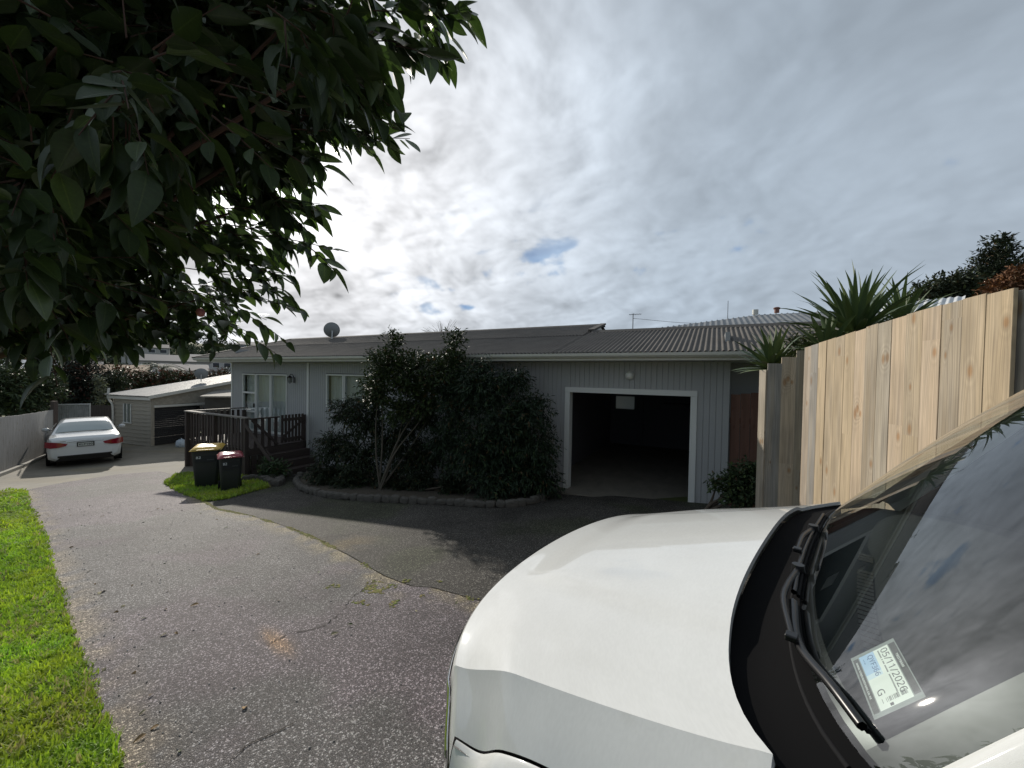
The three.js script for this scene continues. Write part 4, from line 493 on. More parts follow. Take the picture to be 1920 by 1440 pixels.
// ---------------------------------------------------------------- left side: grey fence, gate panel, shed, sedan
{
  const f = thing('grey_fence', 'weathered grey paling fence along the left of the concrete drive', 'fence', V(0, 0, 0)), r = rng(77), A = gp(99, 848), B0 = gp(3, 889), d = V(A.x - B0.x, 0, A.z - B0.z).normalize(), L = 10.5, n = 66;
  for (let k = 0; k < n; k++) { const a = [A.x - d.x * k * L / n, A.z - d.z * k * L / n], b = [A.x - d.x * (k + 0.96) * L / n, A.z - d.z * (k + 0.96) * L / n], y = groundY(...a), h = y + 1.62 + 0.015 * r(); paling(f, b, a, y + 0.06, h, h, greyMat[Math.floor(r() * 3)]); }
  for (const y of [0.35, 1.3]) { const o = bar('rail', f, greyMat[0], V(A.x - 0.05, groundY(A.x, A.z) + y, A.z), V(A.x - d.x * L - 0.05, groundY(A.x - d.x * L, A.z - d.z * L) + y, A.z - d.z * L), 0.04, 0.08); }
  const rows = []; for (let k = 0; k <= 20; k++) { const x = A.x - d.x * k * L / 20, z = A.z - d.z * k * L / 20, y = groundY(x, z), s = V(-d.z, 0, d.x); const e = (o, h) => V(x + s.x * o, y + h, z + s.z * o); rows.push([e(0.14, -0.05), e(0.14, 0.09), e(0.03, 0.09), e(0.03, -0.05)]); }
  const k = mesh('concrete_base', toCreasedNormals(gridGeo(rows), 0.4), mat(0.46, 0.45, 0.42, 0.85, { map: concMap }), f);
  box('post', f, M.deck, A.x - 0.16, A.x - 0.02, groundY(A.x, A.z) - 0.1, groundY(A.x, A.z) + 1.95, A.z - 0.2, A.z - 0.06);
}
{ // ribbed metal panel behind the sedan
  const a = at(105, 790, 16.6), b = at(168, 790, 17.2), y0 = groundY(a.x, a.z), w = Math.hypot(b.x - a.x, b.z - a.z), g = thing('metal_panel', 'pale ribbed metal gate panel behind the white sedan', 'gate', V(a.x, y0, a.z), Math.atan2(-(b.z - a.z), b.x - a.x)), h = at(105, 760, 16.6).y - y0; const row = y => { const q = []; for (let i = 0; i <= 80; i++) q.push(V(w * i / 80, y, [0, 0, 0.03, 0.03][i % 4])); return q; };
  mesh('sheet', toCreasedNormals(gridGeo([row(0.05), row(h)]), 0.4), mat(0.45, 0.47, 0.48, 0.5, { map: mottle }), g); box('top_rail', g, mat(0.5, 0.52, 0.53, 0.5), 0, w, h, h + 0.05, -0.02, 0.05); box('stile', g, M.alu, -0.04, 0, 0, h + 0.05, -0.02, 0.05); box('stile', g, M.alu, w, w + 0.04, 0, h + 0.05, -0.02, 0.05);
  const c = at(172, 800, 18.5), e = at(222, 800, 18.3), f = thing('dark_fence', 'dark board fence between the metal panel and the shed', 'fence', V(c.x, groundY(c.x, c.z), c.z), Math.atan2(-(e.z - c.z), e.x - c.x)), W = Math.hypot(e.x - c.x, e.z - c.z); for (let k = 0; k < 10; k++) box('board', f, M.deck, k * W / 10, (k + 0.95) * W / 10, 0, 1.55, 0, 0.025, 0.003); box('rail', f, M.deck, 0, W, 1.2, 1.29, -0.05, -0.002);
}
{ // weatherboard shed with low mono-pitch roof
  const K = gp(285, 837), y0 = K.y, ry = Math.atan2(-0.316, 0.95) * -1; const sh = thing('weatherboard_shed', 'cream weatherboard shed with pale metal roof and dark roller gate', 'shed', K, 0);
  // local x: along the boarded side away from the corner reversed; local z: back along the gable
  sh.rotation.y = Math.atan2(-0.316, 0.95); const W = 2.55, D = 6.0, HB = at(285, 746, -K.z).y - y0, sl = 0.175, bm = mat(0.44, 0.40, 0.335, 0.7, { map: mottle });
  const n = Math.floor((HB - 0.05) / 0.165); for (let k = 0; k < n; k++) { const y = k * 0.165, o = mesh('weatherboard', bx(W, 0.175, 0.02, 0.003), bm, sh, -W / 2, y + 0.09, 0.012); o.rotation.x = -0.14; }
  box('wall', sh, bm, -W, -0.02, 0, HB - 0.02, -0.1, -0.005, 0); box('corner_board', sh, bm, -0.075, 0.015, 0, HB, -0.06, 0.04); box('corner_board', sh, bm, -W - 0.02, -W + 0.06, 0, HB, -0.06, 0.04);
  const wn = new THREE.Group(); wn.name = 'window'; sh.add(wn); box('frame', wn, M.white, -1.82, -1.78, 0.95, 1.75, 0.03, 0.06); box('frame', wn, M.white, -1.34, -1.30, 0.95, 1.75, 0.03, 0.06); box('frame', wn, M.white, -1.6, -1.56, 0.95, 1.75, 0.03, 0.055); box('sill', wn, M.white, -1.86, -1.26, 0.90, 0.948, 0.03, 0.08); box('pane', wn, phys(0.12, 0.14, 0.15, 0.05), -1.78, -1.34, 0.95, 1.75, 0.03, 0.036, 0);
  box('fascia', sh, M.fascia, -W - 0.25, 0.13, HB - 0.1, HB + 0.03, 0.12, 0.14); mesh('gutter_pipe', tube([V(-W - 0.18, HB + 0.35, 0.1), V(-W - 0.18, HB + 0.05, 0.12), V(-W - 0.12, HB - 0.2, 0.1), V(-W + 0.02, HB - 0.35, 0.08), V(-W + 0.02, 0.0, 0.08)], 0.045, 24, 8), M.fascia, sh);
  const rows = []; for (const t of [0, 1]) { const q = []; for (let i = 0; i <= 120; i++) q.push(V(lerp(-W - 0.3, 0.15, i / 120), HB + 0.06 + (0.25 + t * D) * sl - 0.03 + 0.012 * Math.cos(i * Math.PI / 2), lerp(0.22, -D, t))); rows.push(q); } mesh('roof', gridGeo(rows), M.zinc, sh);
  // gable side: wall above, opening with roller gate, grille gate
  const gz = extr([[0, HB - 0.32], [D, HB - 0.32 + 0.05], [D, HB + D * sl], [0, HB]], 0.05); gz.rotateY(Math.PI / 2); mesh('gable_wall', gz, bm, sh, -0.04, 0, 0); box('beam', sh, M.fascia, -0.02, 0.06, HB - 0.42, HB - 0.325, -D, -0.06);
  bar('barge_board', sh, M.fascia, V(0.16, HB + 0.03, 0.2), V(0.16, HB + 0.03 + (D + 0.2) * sl, -D), 0.03, 0.14);
  const rg = new THREE.Group(); rg.name = 'roller_gate'; sh.add(rg); for (let k = 0; k < 22; k++) box('slat', rg, M.dark, -0.05, -0.02, 0.03 + k * 0.083, 0.03 + k * 0.083 + 0.078, -1.75, -0.1, 0.003); box('frame', rg, M.black, -0.06, 0.02, 0, HB - 0.43, -1.85, -1.755);
  const gg = new THREE.Group(); gg.name = 'grille_gate'; sh.add(gg); for (let k = 0; k < 12; k++) box('bar', gg, mat(0.3, 0.31, 0.35, 0.5), -0.02, 0.0, 0.05, 1.75, -1.95 - k * 0.12, -1.93 - k * 0.12, 0); box('rail', gg, M.dark, -0.03, 0.01, 1.45, 1.49, -3.4, -1.9); box('inner_wall', sh, mat(0.4, 0.4, 0.42, 0.8), -W, -W + 0.05, 0, HB, -D, -0.12, 0); box('rear_wall', sh, bm, -W, 0, 0, HB + 0.8, -D - 0.05, -D, 0);
  dishOn(at(377, 716, -K.z + 3.0), 0.27, V(-0.55, 0.2, -0.8), 'grey satellite dish on the pale shed roof', 0.38);
  const c = at(384, 760, 17.2), bx2 = thing('lean_to', 'small dark lean-to with pale roof beside the deck', 'shed', V(c.x, groundY(c.x, c.z), c.z), 0.32); const hh = at(384, 744, 17.2).y - bx2.position.y; box('wall', bx2, mat(0.09, 0.085, 0.075, 0.85, { map: mottle }), 0, 2.6, 0, hh, -1.5, 0, 0); const ro = box('roof', bx2, mat(0.22, 0.21, 0.19, 0.8, { map: mottle }), -0.12, 2.7, hh + 0.1, hh + 0.15, -1.7, 0.2); ro.rotation.x = 0.12; box('fascia', bx2, M.fascia, -0.1, 2.68, hh - 0.04, hh + 0.04, 0.01, 0.03);
}
{ // pale blue plastic bag by the roller gate
  const p = gp(342, 838), g = new THREE.IcosahedronGeometry(0.2, 5), a = g.attributes.position; for (let i = 0; i < a.count; i++) { const v = V(a.getX(i), a.getY(i), a.getZ(i)), n = 0.85 + 0.3 * fbm(v.x * 14 + 5, v.y * 14 + v.z * 11, 4, 6); const y = Math.max(v.y, -0.12); a.setXYZ(i, v.x * n * 1.1 - (y + 0.12) * 0.15, y * n + 0.12, v.z * n); } g.computeVertexNormals();
  const t = thing('plastic_bag', 'pale blue plastic bag slumped on the concrete by the gate', 'bag', p); mesh('bag', g, phys(0.50, 0.58, 0.66, 0.4, { transmission: 0.15, thickness: 0 }), t); const k = mesh('knot', new THREE.ConeGeometry(0.05, 0.13, 9), phys(0.50, 0.58, 0.66, 0.4), t, -0.03, 0.33, 0); k.rotation.z = 0.4;
}
{ // white sedan seen from behind
  const p = gp(161, 873), fw = V(p.x, 0, p.z).normalize(), car = thing('sedan', 'white sedan with red tail lamps parked beside the grey fence', 'car', p.clone().addScaledVector(fw, 2.05), 0); car.rotation.y = Math.atan2(-fw.x, -fw.z); car.scale.setScalar(0.94); // local -z forward
  const paint = phys(0.78, 0.80, 0.80, 0.32, { clearcoat: 1, clearcoatRoughness: 0.05 }), gl = phys(0.03, 0.04, 0.045, 0.03, { clearcoat: 1 });
  // stations from tail (z +) to nose (z -): half widths and heights
  const st = [[2.30, 0.66, 0.42, 0.60, 0.70, 0.74, 0.76], [2.27, 0.78, 0.30, 0.74, 0.84, 0.92, 0.95], [2.15, 0.85, 0.24, 0.80, 0.90, 1.00, 1.03], [1.75, 0.88, 0.22, 0.80, 0.93, 1.03, 1.06], [1.50, 0.885, 0.22, 0.77, 0.94, 1.05, 1.09], [0.85, 0.885, 0.20, 0.64, 0.95, 1.36, 1.40], [0.35, 0.885, 0.20, 0.60, 0.95, 1.43, 1.47], [-0.25, 0.885, 0.20, 0.60, 0.94, 1.42, 1.46], [-0.75, 0.885, 0.20, 0.66, 0.93, 1.24, 1.28], [-1.25, 0.88, 0.20, 0.78, 0.90, 0.97, 1.00], [-1.8, 0.87, 0.22, 0.76, 0.82, 0.90, 0.93], [-2.15, 0.80, 0.26, 0.66, 0.70, 0.76, 0.78], [-2.30, 0.62, 0.36, 0.5, 0.58, 0.62, 0.64]];
  const sect = ([z, w, h0, wt, hs, he, hc]) => { const half = [[w * 0.80, h0], [w * 0.97, h0 + 0.08], [w, lerp(h0, hs, 0.5)], [w * 0.985, hs * 0.93], [w * 0.95, hs], [lerp(w * 0.95, wt, 0.5), lerp(hs, he, 0.5)], [wt, he], [wt * 0.8, lerp(he, hc, 0.7)], [wt * 0.4, hc - 0.004]]; const q = half.map(([x, y]) => V(x, y, z)); q.push(V(0, hc, z)); for (let i = half.length - 1; i >= 0; i--) q.push(V(-half[i][0], half[i][1], z)); return q; };
  const smooth = []; for (let i = 0; i < st.length - 1; i++) for (let k = 0; k < 4; k++) { const a = st[Math.max(i - 1, 0)], b = st[i], c = st[i + 1], d = st[Math.min(i + 2, st.length - 1)], t = k / 4; smooth.push(b.map((_, j) => j === 0 ? lerp(b[0], c[0], t) : 0.5 * (2 * b[j] + (c[j] - a[j]) * 0.7 * t + (2 * a[j] - 5 * b[j] + 4 * c[j] - d[j]) * 0.5 * t * t * 0.7 + 0.7 * (3 * b[j] - a[j] - 3 * c[j] + d[j]) * 0.5 * t * t * t) * 0 + lerp(b[j], c[j], t * t * (3 - 2 * t) * 0.5 + t * 0.5))); } smooth.push(st[st.length - 1]);
  mesh('body', gridGeo(smooth.map(sect)), paint, car); const cap = new THREE.ShapeGeometry(new THREE.Shape(sect(st[0]).map(v => new THREE.Vector2(v.x, v.y)))); mesh('rear_bumper', cap, paint, car, 0, 0, 2.301); box('underbody', car, M.black, -0.78, 0.78, 0.2, 0.42, -2.1, 2.1, 0.02);
  const quad = (name, pts, m, o) => { const g = gridGeo([[pts[0], pts[1]], [pts[2], pts[3]]]); return mesh(name, g, m, o || car); };
  // rear screen follows the loft between boot and roof
  const rs = []; for (let i = 0; i <= 8; i++) { const t = i / 8, z = lerp(1.47, 0.90, t), hc = lerp(1.115, 1.395, t) + 0.012 * Math.sin(t * 3.14), w = lerp(0.70, 0.585, t), row = []; for (let j = 0; j <= 10; j++) { const s = j / 10 * 2 - 1; row.push(V(s * w, hc - 0.035 * s * s * s * s + 0.012, z + 0.02)); } rs.push(row); } mesh('rear_window', gridGeo(rs), phys(0.30, 0.36, 0.36, 0.08, { clearcoat: 1 }), car);
  for (const s of [-1, 1]) {
    const tl = (a) => a.map(([x, y, z]) => V(s * x, y, z)); const lg = gridGeo([tl([[0.40, 0.81, 2.335], [0.58, 0.86, 2.335], [0.76, 0.885, 2.30], [0.895, 0.89, 2.10]]), tl([[0.44, 0.74, 2.335], [0.60, 0.70, 2.335], [0.78, 0.69, 2.30], [0.905, 0.71, 2.10]])]); const lamp = mesh('tail_lamp', lg, phys(0.30, 0.012, 0.025, 0.12, { clearcoat: 1 }), car); lamp.userData.label = 'red tail lamp';
    quad('side_window', [V(s * 0.90, 0.99, 1.2), V(s * 0.90, 0.98, -0.9), V(s * 0.66, 1.36, 0.7), V(s * 0.66, 1.36, -0.4)].map(v => v.add(V(s * 0.015, 0, 0))), gl);
    const mir = mesh('mirror', new THREE.SphereGeometry(0.1, 12, 8).scale(1, 0.75, 0.6), paint, car, s * 1.0, 1.0, -0.72); mesh('mirror_arm', tube([V(-s * 0.14, -0.03, 0), V(-s * 0.05, 0, 0), V(0, 0, 0)], 0.025, 4, 6), M.black, mir);
    for (const z of [1.35, -1.4]) { const wh = mesh('wheel', new THREE.CylinderGeometry(0.315, 0.315, 0.21, 28).rotateZ(Math.PI / 2), M.rubber, car, s * 0.79, 0.31, z); mesh('rim', new THREE.CylinderGeometry(0.2, 0.2, 0.215, 20).rotateZ(Math.PI / 2), M.alu, wh); }
  }
  mesh('chrome_strip', tube([V(-0.42, 0.86, 2.30), V(0, 0.895, 2.315), V(0.42, 0.86, 2.30)], 0.012, 12, 6), M.chrome, car); box('bumper_trim', car, M.black, -0.62, 0.62, 0.36, 0.42, 2.28, 2.31); box('badge', car, M.chrome, -0.56, -0.44, 0.885, 0.9, 2.28, 2.295, 0);
  const cv = document.createElement('canvas'); cv.width = 256; cv.height = 96; const cx = cv.getContext('2d'); cx.fillStyle = '#c9cdc8'; cx.fillRect(0, 0, 256, 96); cx.strokeStyle = '#222'; cx.lineWidth = 6; cx.strokeRect(3, 3, 250, 90); cx.fillStyle = '#15181a'; cx.font = 'bold 66px sans-serif'; cx.textAlign = 'center'; cx.fillText('KLP190', 128, 72); const tx = new THREE.CanvasTexture(cv); tx.colorSpace = THREE.SRGBColorSpace; mesh('number_plate', new THREE.PlaneGeometry(0.36, 0.125), mat(1, 1, 1, 0.5, { map: tx }), car, 0, 0.76, 2.325); box('plate_holder', car, M.black, -0.2, 0.2, 0.685, 0.84, 2.29, 2.32, 0.004);
}
// ---------------------------------------------------------------- planting at the left
{
  const mk = (name, label, bpx, lobes, o) => { const q = at(...bpx), b = V(q.x, groundY(q.x, q.z), q.z), t = thing(name, label, 'shrub', b); crown(t, lobes.map(([px, py, d, rad, sq]) => [at(px, py, d).sub(b), rad, sq]), o); stems(t, V(0, 0, 0), lobes.slice(0, 4).map(l => at(l[0], l[1], l[2]).sub(b)), 0.05, 0.012, M.bark, 0.1, o.seed); return t; };
  mk('hedge_bush', 'glossy-leaved hedge leaning over the grey fence', [30, 780, 15.5], [[20, 730, 15, 1.0, 0.8], [60, 735, 15.5, 0.85, 0.8], [85, 725, 16, 0.6], [-20, 725, 14.5, 1.1], [40, 765, 14.9, 0.6, 0.7], [0, 700, 15.5, 0.8]], { seed: 401, len: 0.13, wid: 0.06, sprays: 1500, per: 8, colour: green(0.06, 0.085, 0.04) });
  mk('dark_bush', 'large dark bush with reddish tips behind the metal panel', [140, 780, 19.5], [[140, 710, 19.5, 1.25, 0.95], [120, 735, 19.5, 0.9], [165, 735, 19.5, 0.8], [140, 760, 19.5, 1.1], [125, 690, 19.5, 0.7], [165, 700, 19.5, 0.6]], { seed: 402, len: 0.14, wid: 0.06, sprays: 1500, per: 8, colour: r => { const v = 0.7 + 0.5 * r(), red = r() < 0.12; return red ? [0.13 * v, 0.05 * v, 0.035 * v] : [0.032 * v, 0.042 * v, 0.03 * v]; } });
  mk('ivy_column', 'narrow pale variegated climber beside the dark bush', [187, 790, 19.0], [[187, 720, 19, 0.22, 1.8], [189, 745, 19, 0.20, 2.0], [187, 770, 19, 0.18, 1.6]], { seed: 403, len: 0.09, wid: 0.05, sprays: 260, per: 7, colour: green(0.20, 0.22, 0.16) });
  mk('back_shrub', 'dark bush between climber and shed', [205, 790, 20], [[205, 730, 20, 0.7, 1.2], [215, 715, 20.5, 0.6], [200, 760, 20, 0.6]], { seed: 404, len: 0.13, wid: 0.06, sprays: 500, per: 8, colour: green(0.04, 0.055, 0.03) });
  mk('red_hedge', 'long red-tipped hedge behind the shed roof', [300, 740, 30], [[240, 718, 29, 1.2, 0.7], [275, 716, 30, 1.2, 0.7], [310, 714, 31, 1.2, 0.7], [345, 712, 32, 1.1, 0.6], [380, 712, 33, 1.1, 0.6], [415, 710, 34, 1.2, 0.7], [225, 712, 28, 1.1]], { seed: 405, len: 0.2, wid: 0.09, sprays: 1500, per: 8, colour: r => { const v = 0.7 + 0.5 * r(), red = r() < 0.35; return red ? [0.17 * v, 0.065 * v, 0.04 * v] : [0.06 * v, 0.075 * v, 0.035 * v]; } });
  // palm behind the shed
  const pb = at(305, 715, 36), t = thing('palm_tree', 'small arching palm behind the shed', 'tree', V(pb.x, groundY(pb.x, pb.z), pb.z)), top = at(306, 690, 36).y - t.position.y, r = rng(410); mesh('trunk', taper([V(0, 0, 0), V(0.1, top * 0.5, 0), V(0, top, 0)], 0.22, 0.14, 6, 8), M.bark, t);
  const fr = (() => { const gs = []; for (let k = 0; k < 22; k++) for (const s of [-1, 1]) { const q = k / 22, z = 0.15 + q * 1.6, y = 0.45 * q - 0.95 * q * q, L = 0.42 * Math.sin(0.35 + q * 2.6); gs.push(gridGeo([[V(0, y, z), V(0, y, z + 0.05)], [V(s * L, y - 0.18 * L, z + L * 0.55), V(s * L, y - 0.18 * L, z + L * 0.55 + 0.01)]])); } gs.push(tube([V(0, 0, 0), V(0, 0.16, 0.8), V(0, -0.5, 1.8)], 0.015, 8, 4).toNonIndexed ? tube([V(0, 0, 0), V(0, 0.16, 0.8), V(0, -0.5, 1.8)], 0.015, 8, 4) : null); return mergeGeometries(gs); })(); const fm = mat(0.06, 0.08, 0.035, 0.7, { side: THREE.DoubleSide }); for (let k = 0; k < 16; k++) { const o = mesh('frond', fr, fm, t, 0, top, 0, k * 2.4); o.rotation.order = 'YXZ'; o.rotation.x = -0.5 + r() * 0.7; o.scale.setScalar(0.9 + 0.3 * r()); }
}
// ---------------------------------------------------------------- houses and trees on the hill across the valley
function farHouse(px, py, d, w, h, dep, ry, wallC, roofC, label, wins = 3, pitch = 0.35) {
  const q = at(px, py, d), gy = groundY(q.x, q.z), t = thing('hill_house', label, 'house', V(q.x, q.y - h, q.z), ry, 'houses on the hill'), wm = mat(...wallC, 0.8), rm = mat(...roofC, 0.75), base = Math.min(0, gy - (q.y - h)) - 1.5;
  box('wall', t, wm, -w / 2, w / 2, base, h, -dep / 2, dep / 2, 0); const o = 0.5, rh = dep / 2 * pitch; const g = extr([[-dep / 2 - o, h + 0.01 - o * pitch], [0, h + rh], [dep / 2 + o, h + 0.01 - o * pitch], [dep / 2 + o, h + 0.2 - o * pitch], [0, h + rh + 0.2], [-dep / 2 - o, h + 0.2 - o * pitch]], w + 2 * o); g.rotateY(Math.PI / 2); mesh('roof', g, rm, t, -w / 2 - o, 0, 0); const gb = extr([[-dep / 2, h], [0, h + rh], [dep / 2, h]], 0.1); gb.rotateY(Math.PI / 2); mesh('gable', gb, wm, t, -w / 2, 0, 0); mesh('gable', gb, wm, t, w / 2 - 0.1, 0, 0);
  for (let k = 0; k < wins; k++) { const x = -w / 2 + (k + 0.5) * w / wins, wi = box('window', t, mat(0.7, 0.7, 0.7, 0.6), x - w / wins * 0.32, x + w / wins * 0.32, h * 0.35, h * 0.82, dep / 2 + 0.01, dep / 2 + 0.06, 0); box('pane', wi, phys(0.03, 0.035, 0.045, 0.08), -w / wins * 0.28, w / wins * 0.28, -h * 0.19, h * 0.19, 0.03, 0.05, 0); } return t;
}
farHouse(205, 700, 62, 8.5, 2.8, 7, 0.75, [0.55, 0.50, 0.45], [0.52, 0.36, 0.24], 'hill house with orange-tan roof left of the palm', 3);
farHouse(345, 695, 75, 6.5, 2.6, 6, 0.72, [0.72, 0.73, 0.74], [0.34, 0.30, 0.28], 'white hill house with dark windows above the shed roof', 3);
farHouse(330, 678, 95, 13, 3.0, 8, 0.7, [0.42, 0.42, 0.44], [0.22, 0.21, 0.21], 'grey hill house with wide dark roof above the white one', 4);
farHouse(395, 676, 110, 10, 3.2, 8, 0.65, [0.50, 0.50, 0.50], [0.26, 0.25, 0.25], 'grey gabled hill house beside the roof overhang', 4);
farHouse(480, 648, 190, 14, 4.0, 9, 0.5, [0.35, 0.36, 0.38], [0.16, 0.16, 0.17], 'dark distant house on the ridge behind the eave', 4);
farHouse(120, 690, 85, 11, 3.0, 8, 0.8, [0.60, 0.58, 0.54], [0.20, 0.19, 0.19], 'cream hill house under the overhanging branches', 3);
farHouse(55, 690, 70, 7, 2.8, 7, 0.85, [0.68, 0.68, 0.66], [0.62, 0.63, 0.64], 'hill house with bright pale roof behind the hedge', 2);
farHouse(275, 652, 170, 15, 3.6, 9, 0.7, [0.45, 0.44, 0.42], [0.20, 0.18, 0.17], 'distant hill house with brown roof high on the slope', 4);
{ // wooded hillside: one mass of crowns
  const r = rng(500), w = new THREE.Group(); w.name = 'hill_trees'; scene.add(w); w.userData.kind = 'stuff'; tag(w, 'distant wooded hillside between the houses', 'trees'); const geo = leafGeo(0.9, 0.5, 0.3, 0.2, 3), ms = [], cs = [];
  for (let k = 0; k < 420; k++) { const d = 45 + Math.pow(r(), 0.8) * 220, px = -80 + r() * 700, q = at(px, 690, d), x = q.x, z = q.z, gy = groundY(x, z), R0 = (1.0 + 2.2 * r()) * (0.7 + d / 260), tone = 0.6 + 0.8 * r(), hue = r(); for (let i = 0; i < 130; i++) { const v = V(r() - 0.5, r() - 0.35, r() - 0.5).normalize().multiplyScalar(R0 * Math.pow(r(), 0.35)); ms.push(m4(V(x + v.x, gy + R0 * 0.7 + v.y * 0.9, z + v.z), aim(V(r() - 0.5, r() - 0.5, r() - 0.5), r() * 6), 0.5 + 0.5 * R0 / 2)); const t = tone * (0.7 + 0.6 * r()); cs.push(hue < 0.12 ? lin(0.12 * t, 0.07 * t, 0.04 * t) : lin(0.055 * t, lerp(0.065, 0.085, hue) * t, 0.038 * t)); } }
  instances('foliage', geo, leafMats.far, ms, w, cs);
}

// ---------------------------------------------------------------- the white SUV in the foreground
{
  const S = 1.043, Mx = 0.9145 * S, Mz = -0.9902 * S, g0 = groundY(Mx, Mz), yaw = 46.95 * R;
  const suv = thing('suv', 'white SUV parked in the foreground, bonnet and windscreen towards the house', 'car', V(Mx, g0, Mz), yaw);
  const L = (f, c, drop) => V(c * S, EYE - g0 - drop * S, -f * S);                 // forward, to the right, below eye level
  suv.updateMatrixWorld(); const inv = suv.matrixWorld.clone().invert();
  const paint = phys(0.69, 0.702, 0.688, 0.65, { specularIntensity: 0.3, map: faint, clearcoat: 1, clearcoatRoughness: 0.04 });
  const CE = 0.74;
  const fr = c => 0.205 - 0.10 * Math.pow(Math.abs(c) / CE, 4) - 0.03 * Math.pow(Math.abs(c) / CE, 14);
  const fn = c => 0.905 - 0.07 * (c / CE) ** 2 - 0.105 * Math.pow(Math.abs(c) / CE, 6);
  const dep = (f, c) => 0.42 + 0.24 * Math.pow(clamp((f - 0.08) / 0.82, 0.001, 1.2), 0.85) + 0.075 * (c / CE) ** 2, dr = c => dep(fr(c), c);
  const bon = (s, c) => { const f = lerp(fr(c), fn(c), s); let d = dep(f, c) + 0.035 * sstep(0.7, 1, s) * (c / CE) ** 4; const edge = lerp(0.50, 0.36, s); d -= 0.012 * sstep(edge + 0.035, edge - 0.035, Math.abs(c)) * sstep(0.92, 0.70, s); return [f, d]; };
  // bonnet skin: top, crease, side flank and rolled nose
  const NS = 40, rows = [], flankC = [0.009, 0.022, 0.036, 0.050, 0.062], flankD = [0.014, 0.034, 0.057, 0.081, 0.105];
  const col = []; for (let k = 4; k >= 0; k--) col.push([-CE, -1, k]); for (let j = 0; j <= 56; j++) col.push([lerp(-CE, CE, j / 56), 0, 0]); for (let k = 0; k < 5; k++) col.push([CE, 1, k]);
  for (let i = 0; i <= NS + 5; i++) rows.push(col.map(([c, sg, k]) => {
    const s = Math.min(1, i / NS), [f, d] = bon(s, c); let ff = f, dd = d, cc = c;
    if (i > NS) { const t = (i - NS) / 5; ff += 0.035 * Math.sin(t * 1.4) * (1 - 0.3 * Math.abs(c)); dd += 0.055 * (1 - Math.cos(t * 1.5)); }
    if (sg) { const grow = 1 - 0.55 * sstep(0.6, 1, s); cc += sg * flankC[k] * 1.1; dd += flankD[k] * (0.75 + 0.25 * s) * (1 - 0.25 * sstep(0.8, 1, s)); ff -= 0.085 * (k + 1) / 5 * sstep(0.5, 1.0, s); }
    return L(ff, cc, dd);
  }));
  // outward faces
  const bg = gridGeo(rows); const bonnet = mesh('bonnet', toCreasedNormals(bg, 0.38), paint, suv);
  // edge turned under at the rear of the bonnet
  mesh('bonnet_lip', gridGeo([rows[0], rows[0].map(p => p.clone().add(V(0, -0.012, 0.003)))]), paint, bonnet);
  // flank line where the bonnet meets the wing
  const edgeL = sg => rows.map(r => r[sg < 0 ? 0 : r.length - 1]);
  for (const sg of [-1, 1]) {
    const e = edgeL(sg).slice(0, NS + 1), wr = [];
    const prof = [[0.004, -0.004, 0], [0.012, -0.006, 1], [0.035, -0.022, 1], [0.056, -0.06, 1], [0.066, -0.12, 1], [0.070, -0.19, 1], [0.062, -0.28, 1]];
    const ext = [0.10, 0.2, 0.3].map(t => { const p = e[0].clone(); p.z += t * 0.9; p.y += t * 0.14; p.x += sg * 0.004; return p; }).reverse(); const path = [...ext, ...e];
    path.forEach((p, i) => { const nose = sstep(path.length * 0.72, path.length, i); wr.push(prof.map(([o, y]) => V(p.x + sg * o * (1 - 0.6 * nose), p.y + y * (1 - 0.0 * nose), p.z - 0.0))); });
    mesh('wing', gridGeo(wr), paint, suv);
    const gap = path.map(p => p.clone().add(V(sg * 0.001, -0.012, 0))); mesh('shut_line', gridGeo([gap.map(p => p.clone().add(V(-sg * 0.01, 0, 0))), gap.map(p => p.clone().add(V(sg * 0.012, 0.0, 0)))]), M.black, suv);
  }
  // front: chrome lip, lamps, grille, bumper following the nose
  const nose = rows[NS + 5], at2 = (j, out, down) => { const p = nose[j]; const q = Math.abs(p.x) / (0.8 * S); return V(p.x * (1 + out * 0.25 * q), p.y - down, p.z - out); }, J = nose.length - 1;
  const strip = (name, j0, j1, prof, m, parent = suv) => mesh(name, gridGeo(prof.map(([o, d]) => { const r = []; for (let j = j0; j <= j1; j++) r.push(at2(j, o, d)); return r; })), m, parent);
  strip('chrome_trim', 0, J, [[0.006, 0.0], [0.014, 0.004], [0.016, 0.016], [0.008, 0.024]], M.chrome);
  for (const [j0, j1] of [[0, 20], [J - 20, J]]) { const h = strip('headlight', j0, j1, [[0.004, 0.026], [0.012, 0.08], [0.014, 0.17], [0.004, 0.25]], phys(0.85, 0.87, 0.88, 0.03, { transmission: 0.85, thickness: 0, clearcoat: 1 })); strip('reflector', j0, j1, [[-0.03, 0.03], [-0.04, 0.09], [-0.04, 0.17], [-0.02, 0.245]], M.chrome, h); strip('bezel', j0, j1, [[0.0, 0.05], [0.008, 0.06], [0.006, 0.075]], M.black, h); }
  strip('grille', 20, J - 20, [[0.0, 0.024], [0.008, 0.10], [0.010, 0.25]], M.black); for (const d of [0.06, 0.10, 0.14, 0.18, 0.22]) strip('grille_bar', 20, J - 20, [[0.014, d], [0.026, d + 0.006], [0.016, d + 0.014]], M.chrome);
  strip('bumper', 0, J, [[0.004, 0.252], [0.02, 0.27], [0.035, 0.33], [0.03, 0.42], [0.01, 0.50], [-0.05, 0.56]], paint); strip('lower_grille', 14, J - 14, [[0.036, 0.33], [0.038, 0.38], [0.034, 0.42]], M.black);
  // body sides with wheel arches: one profile per side
  const hub = f => L(f, 0, 0).z, zf = hub(0.18), zr = hub(0.18 - 2.55), wr = 0.345; const gy = (x, z) => { const p = V(x, 0, z).applyMatrix4(suv.matrixWorld); return groundY(p.x, p.z) - g0 + 0.010; };
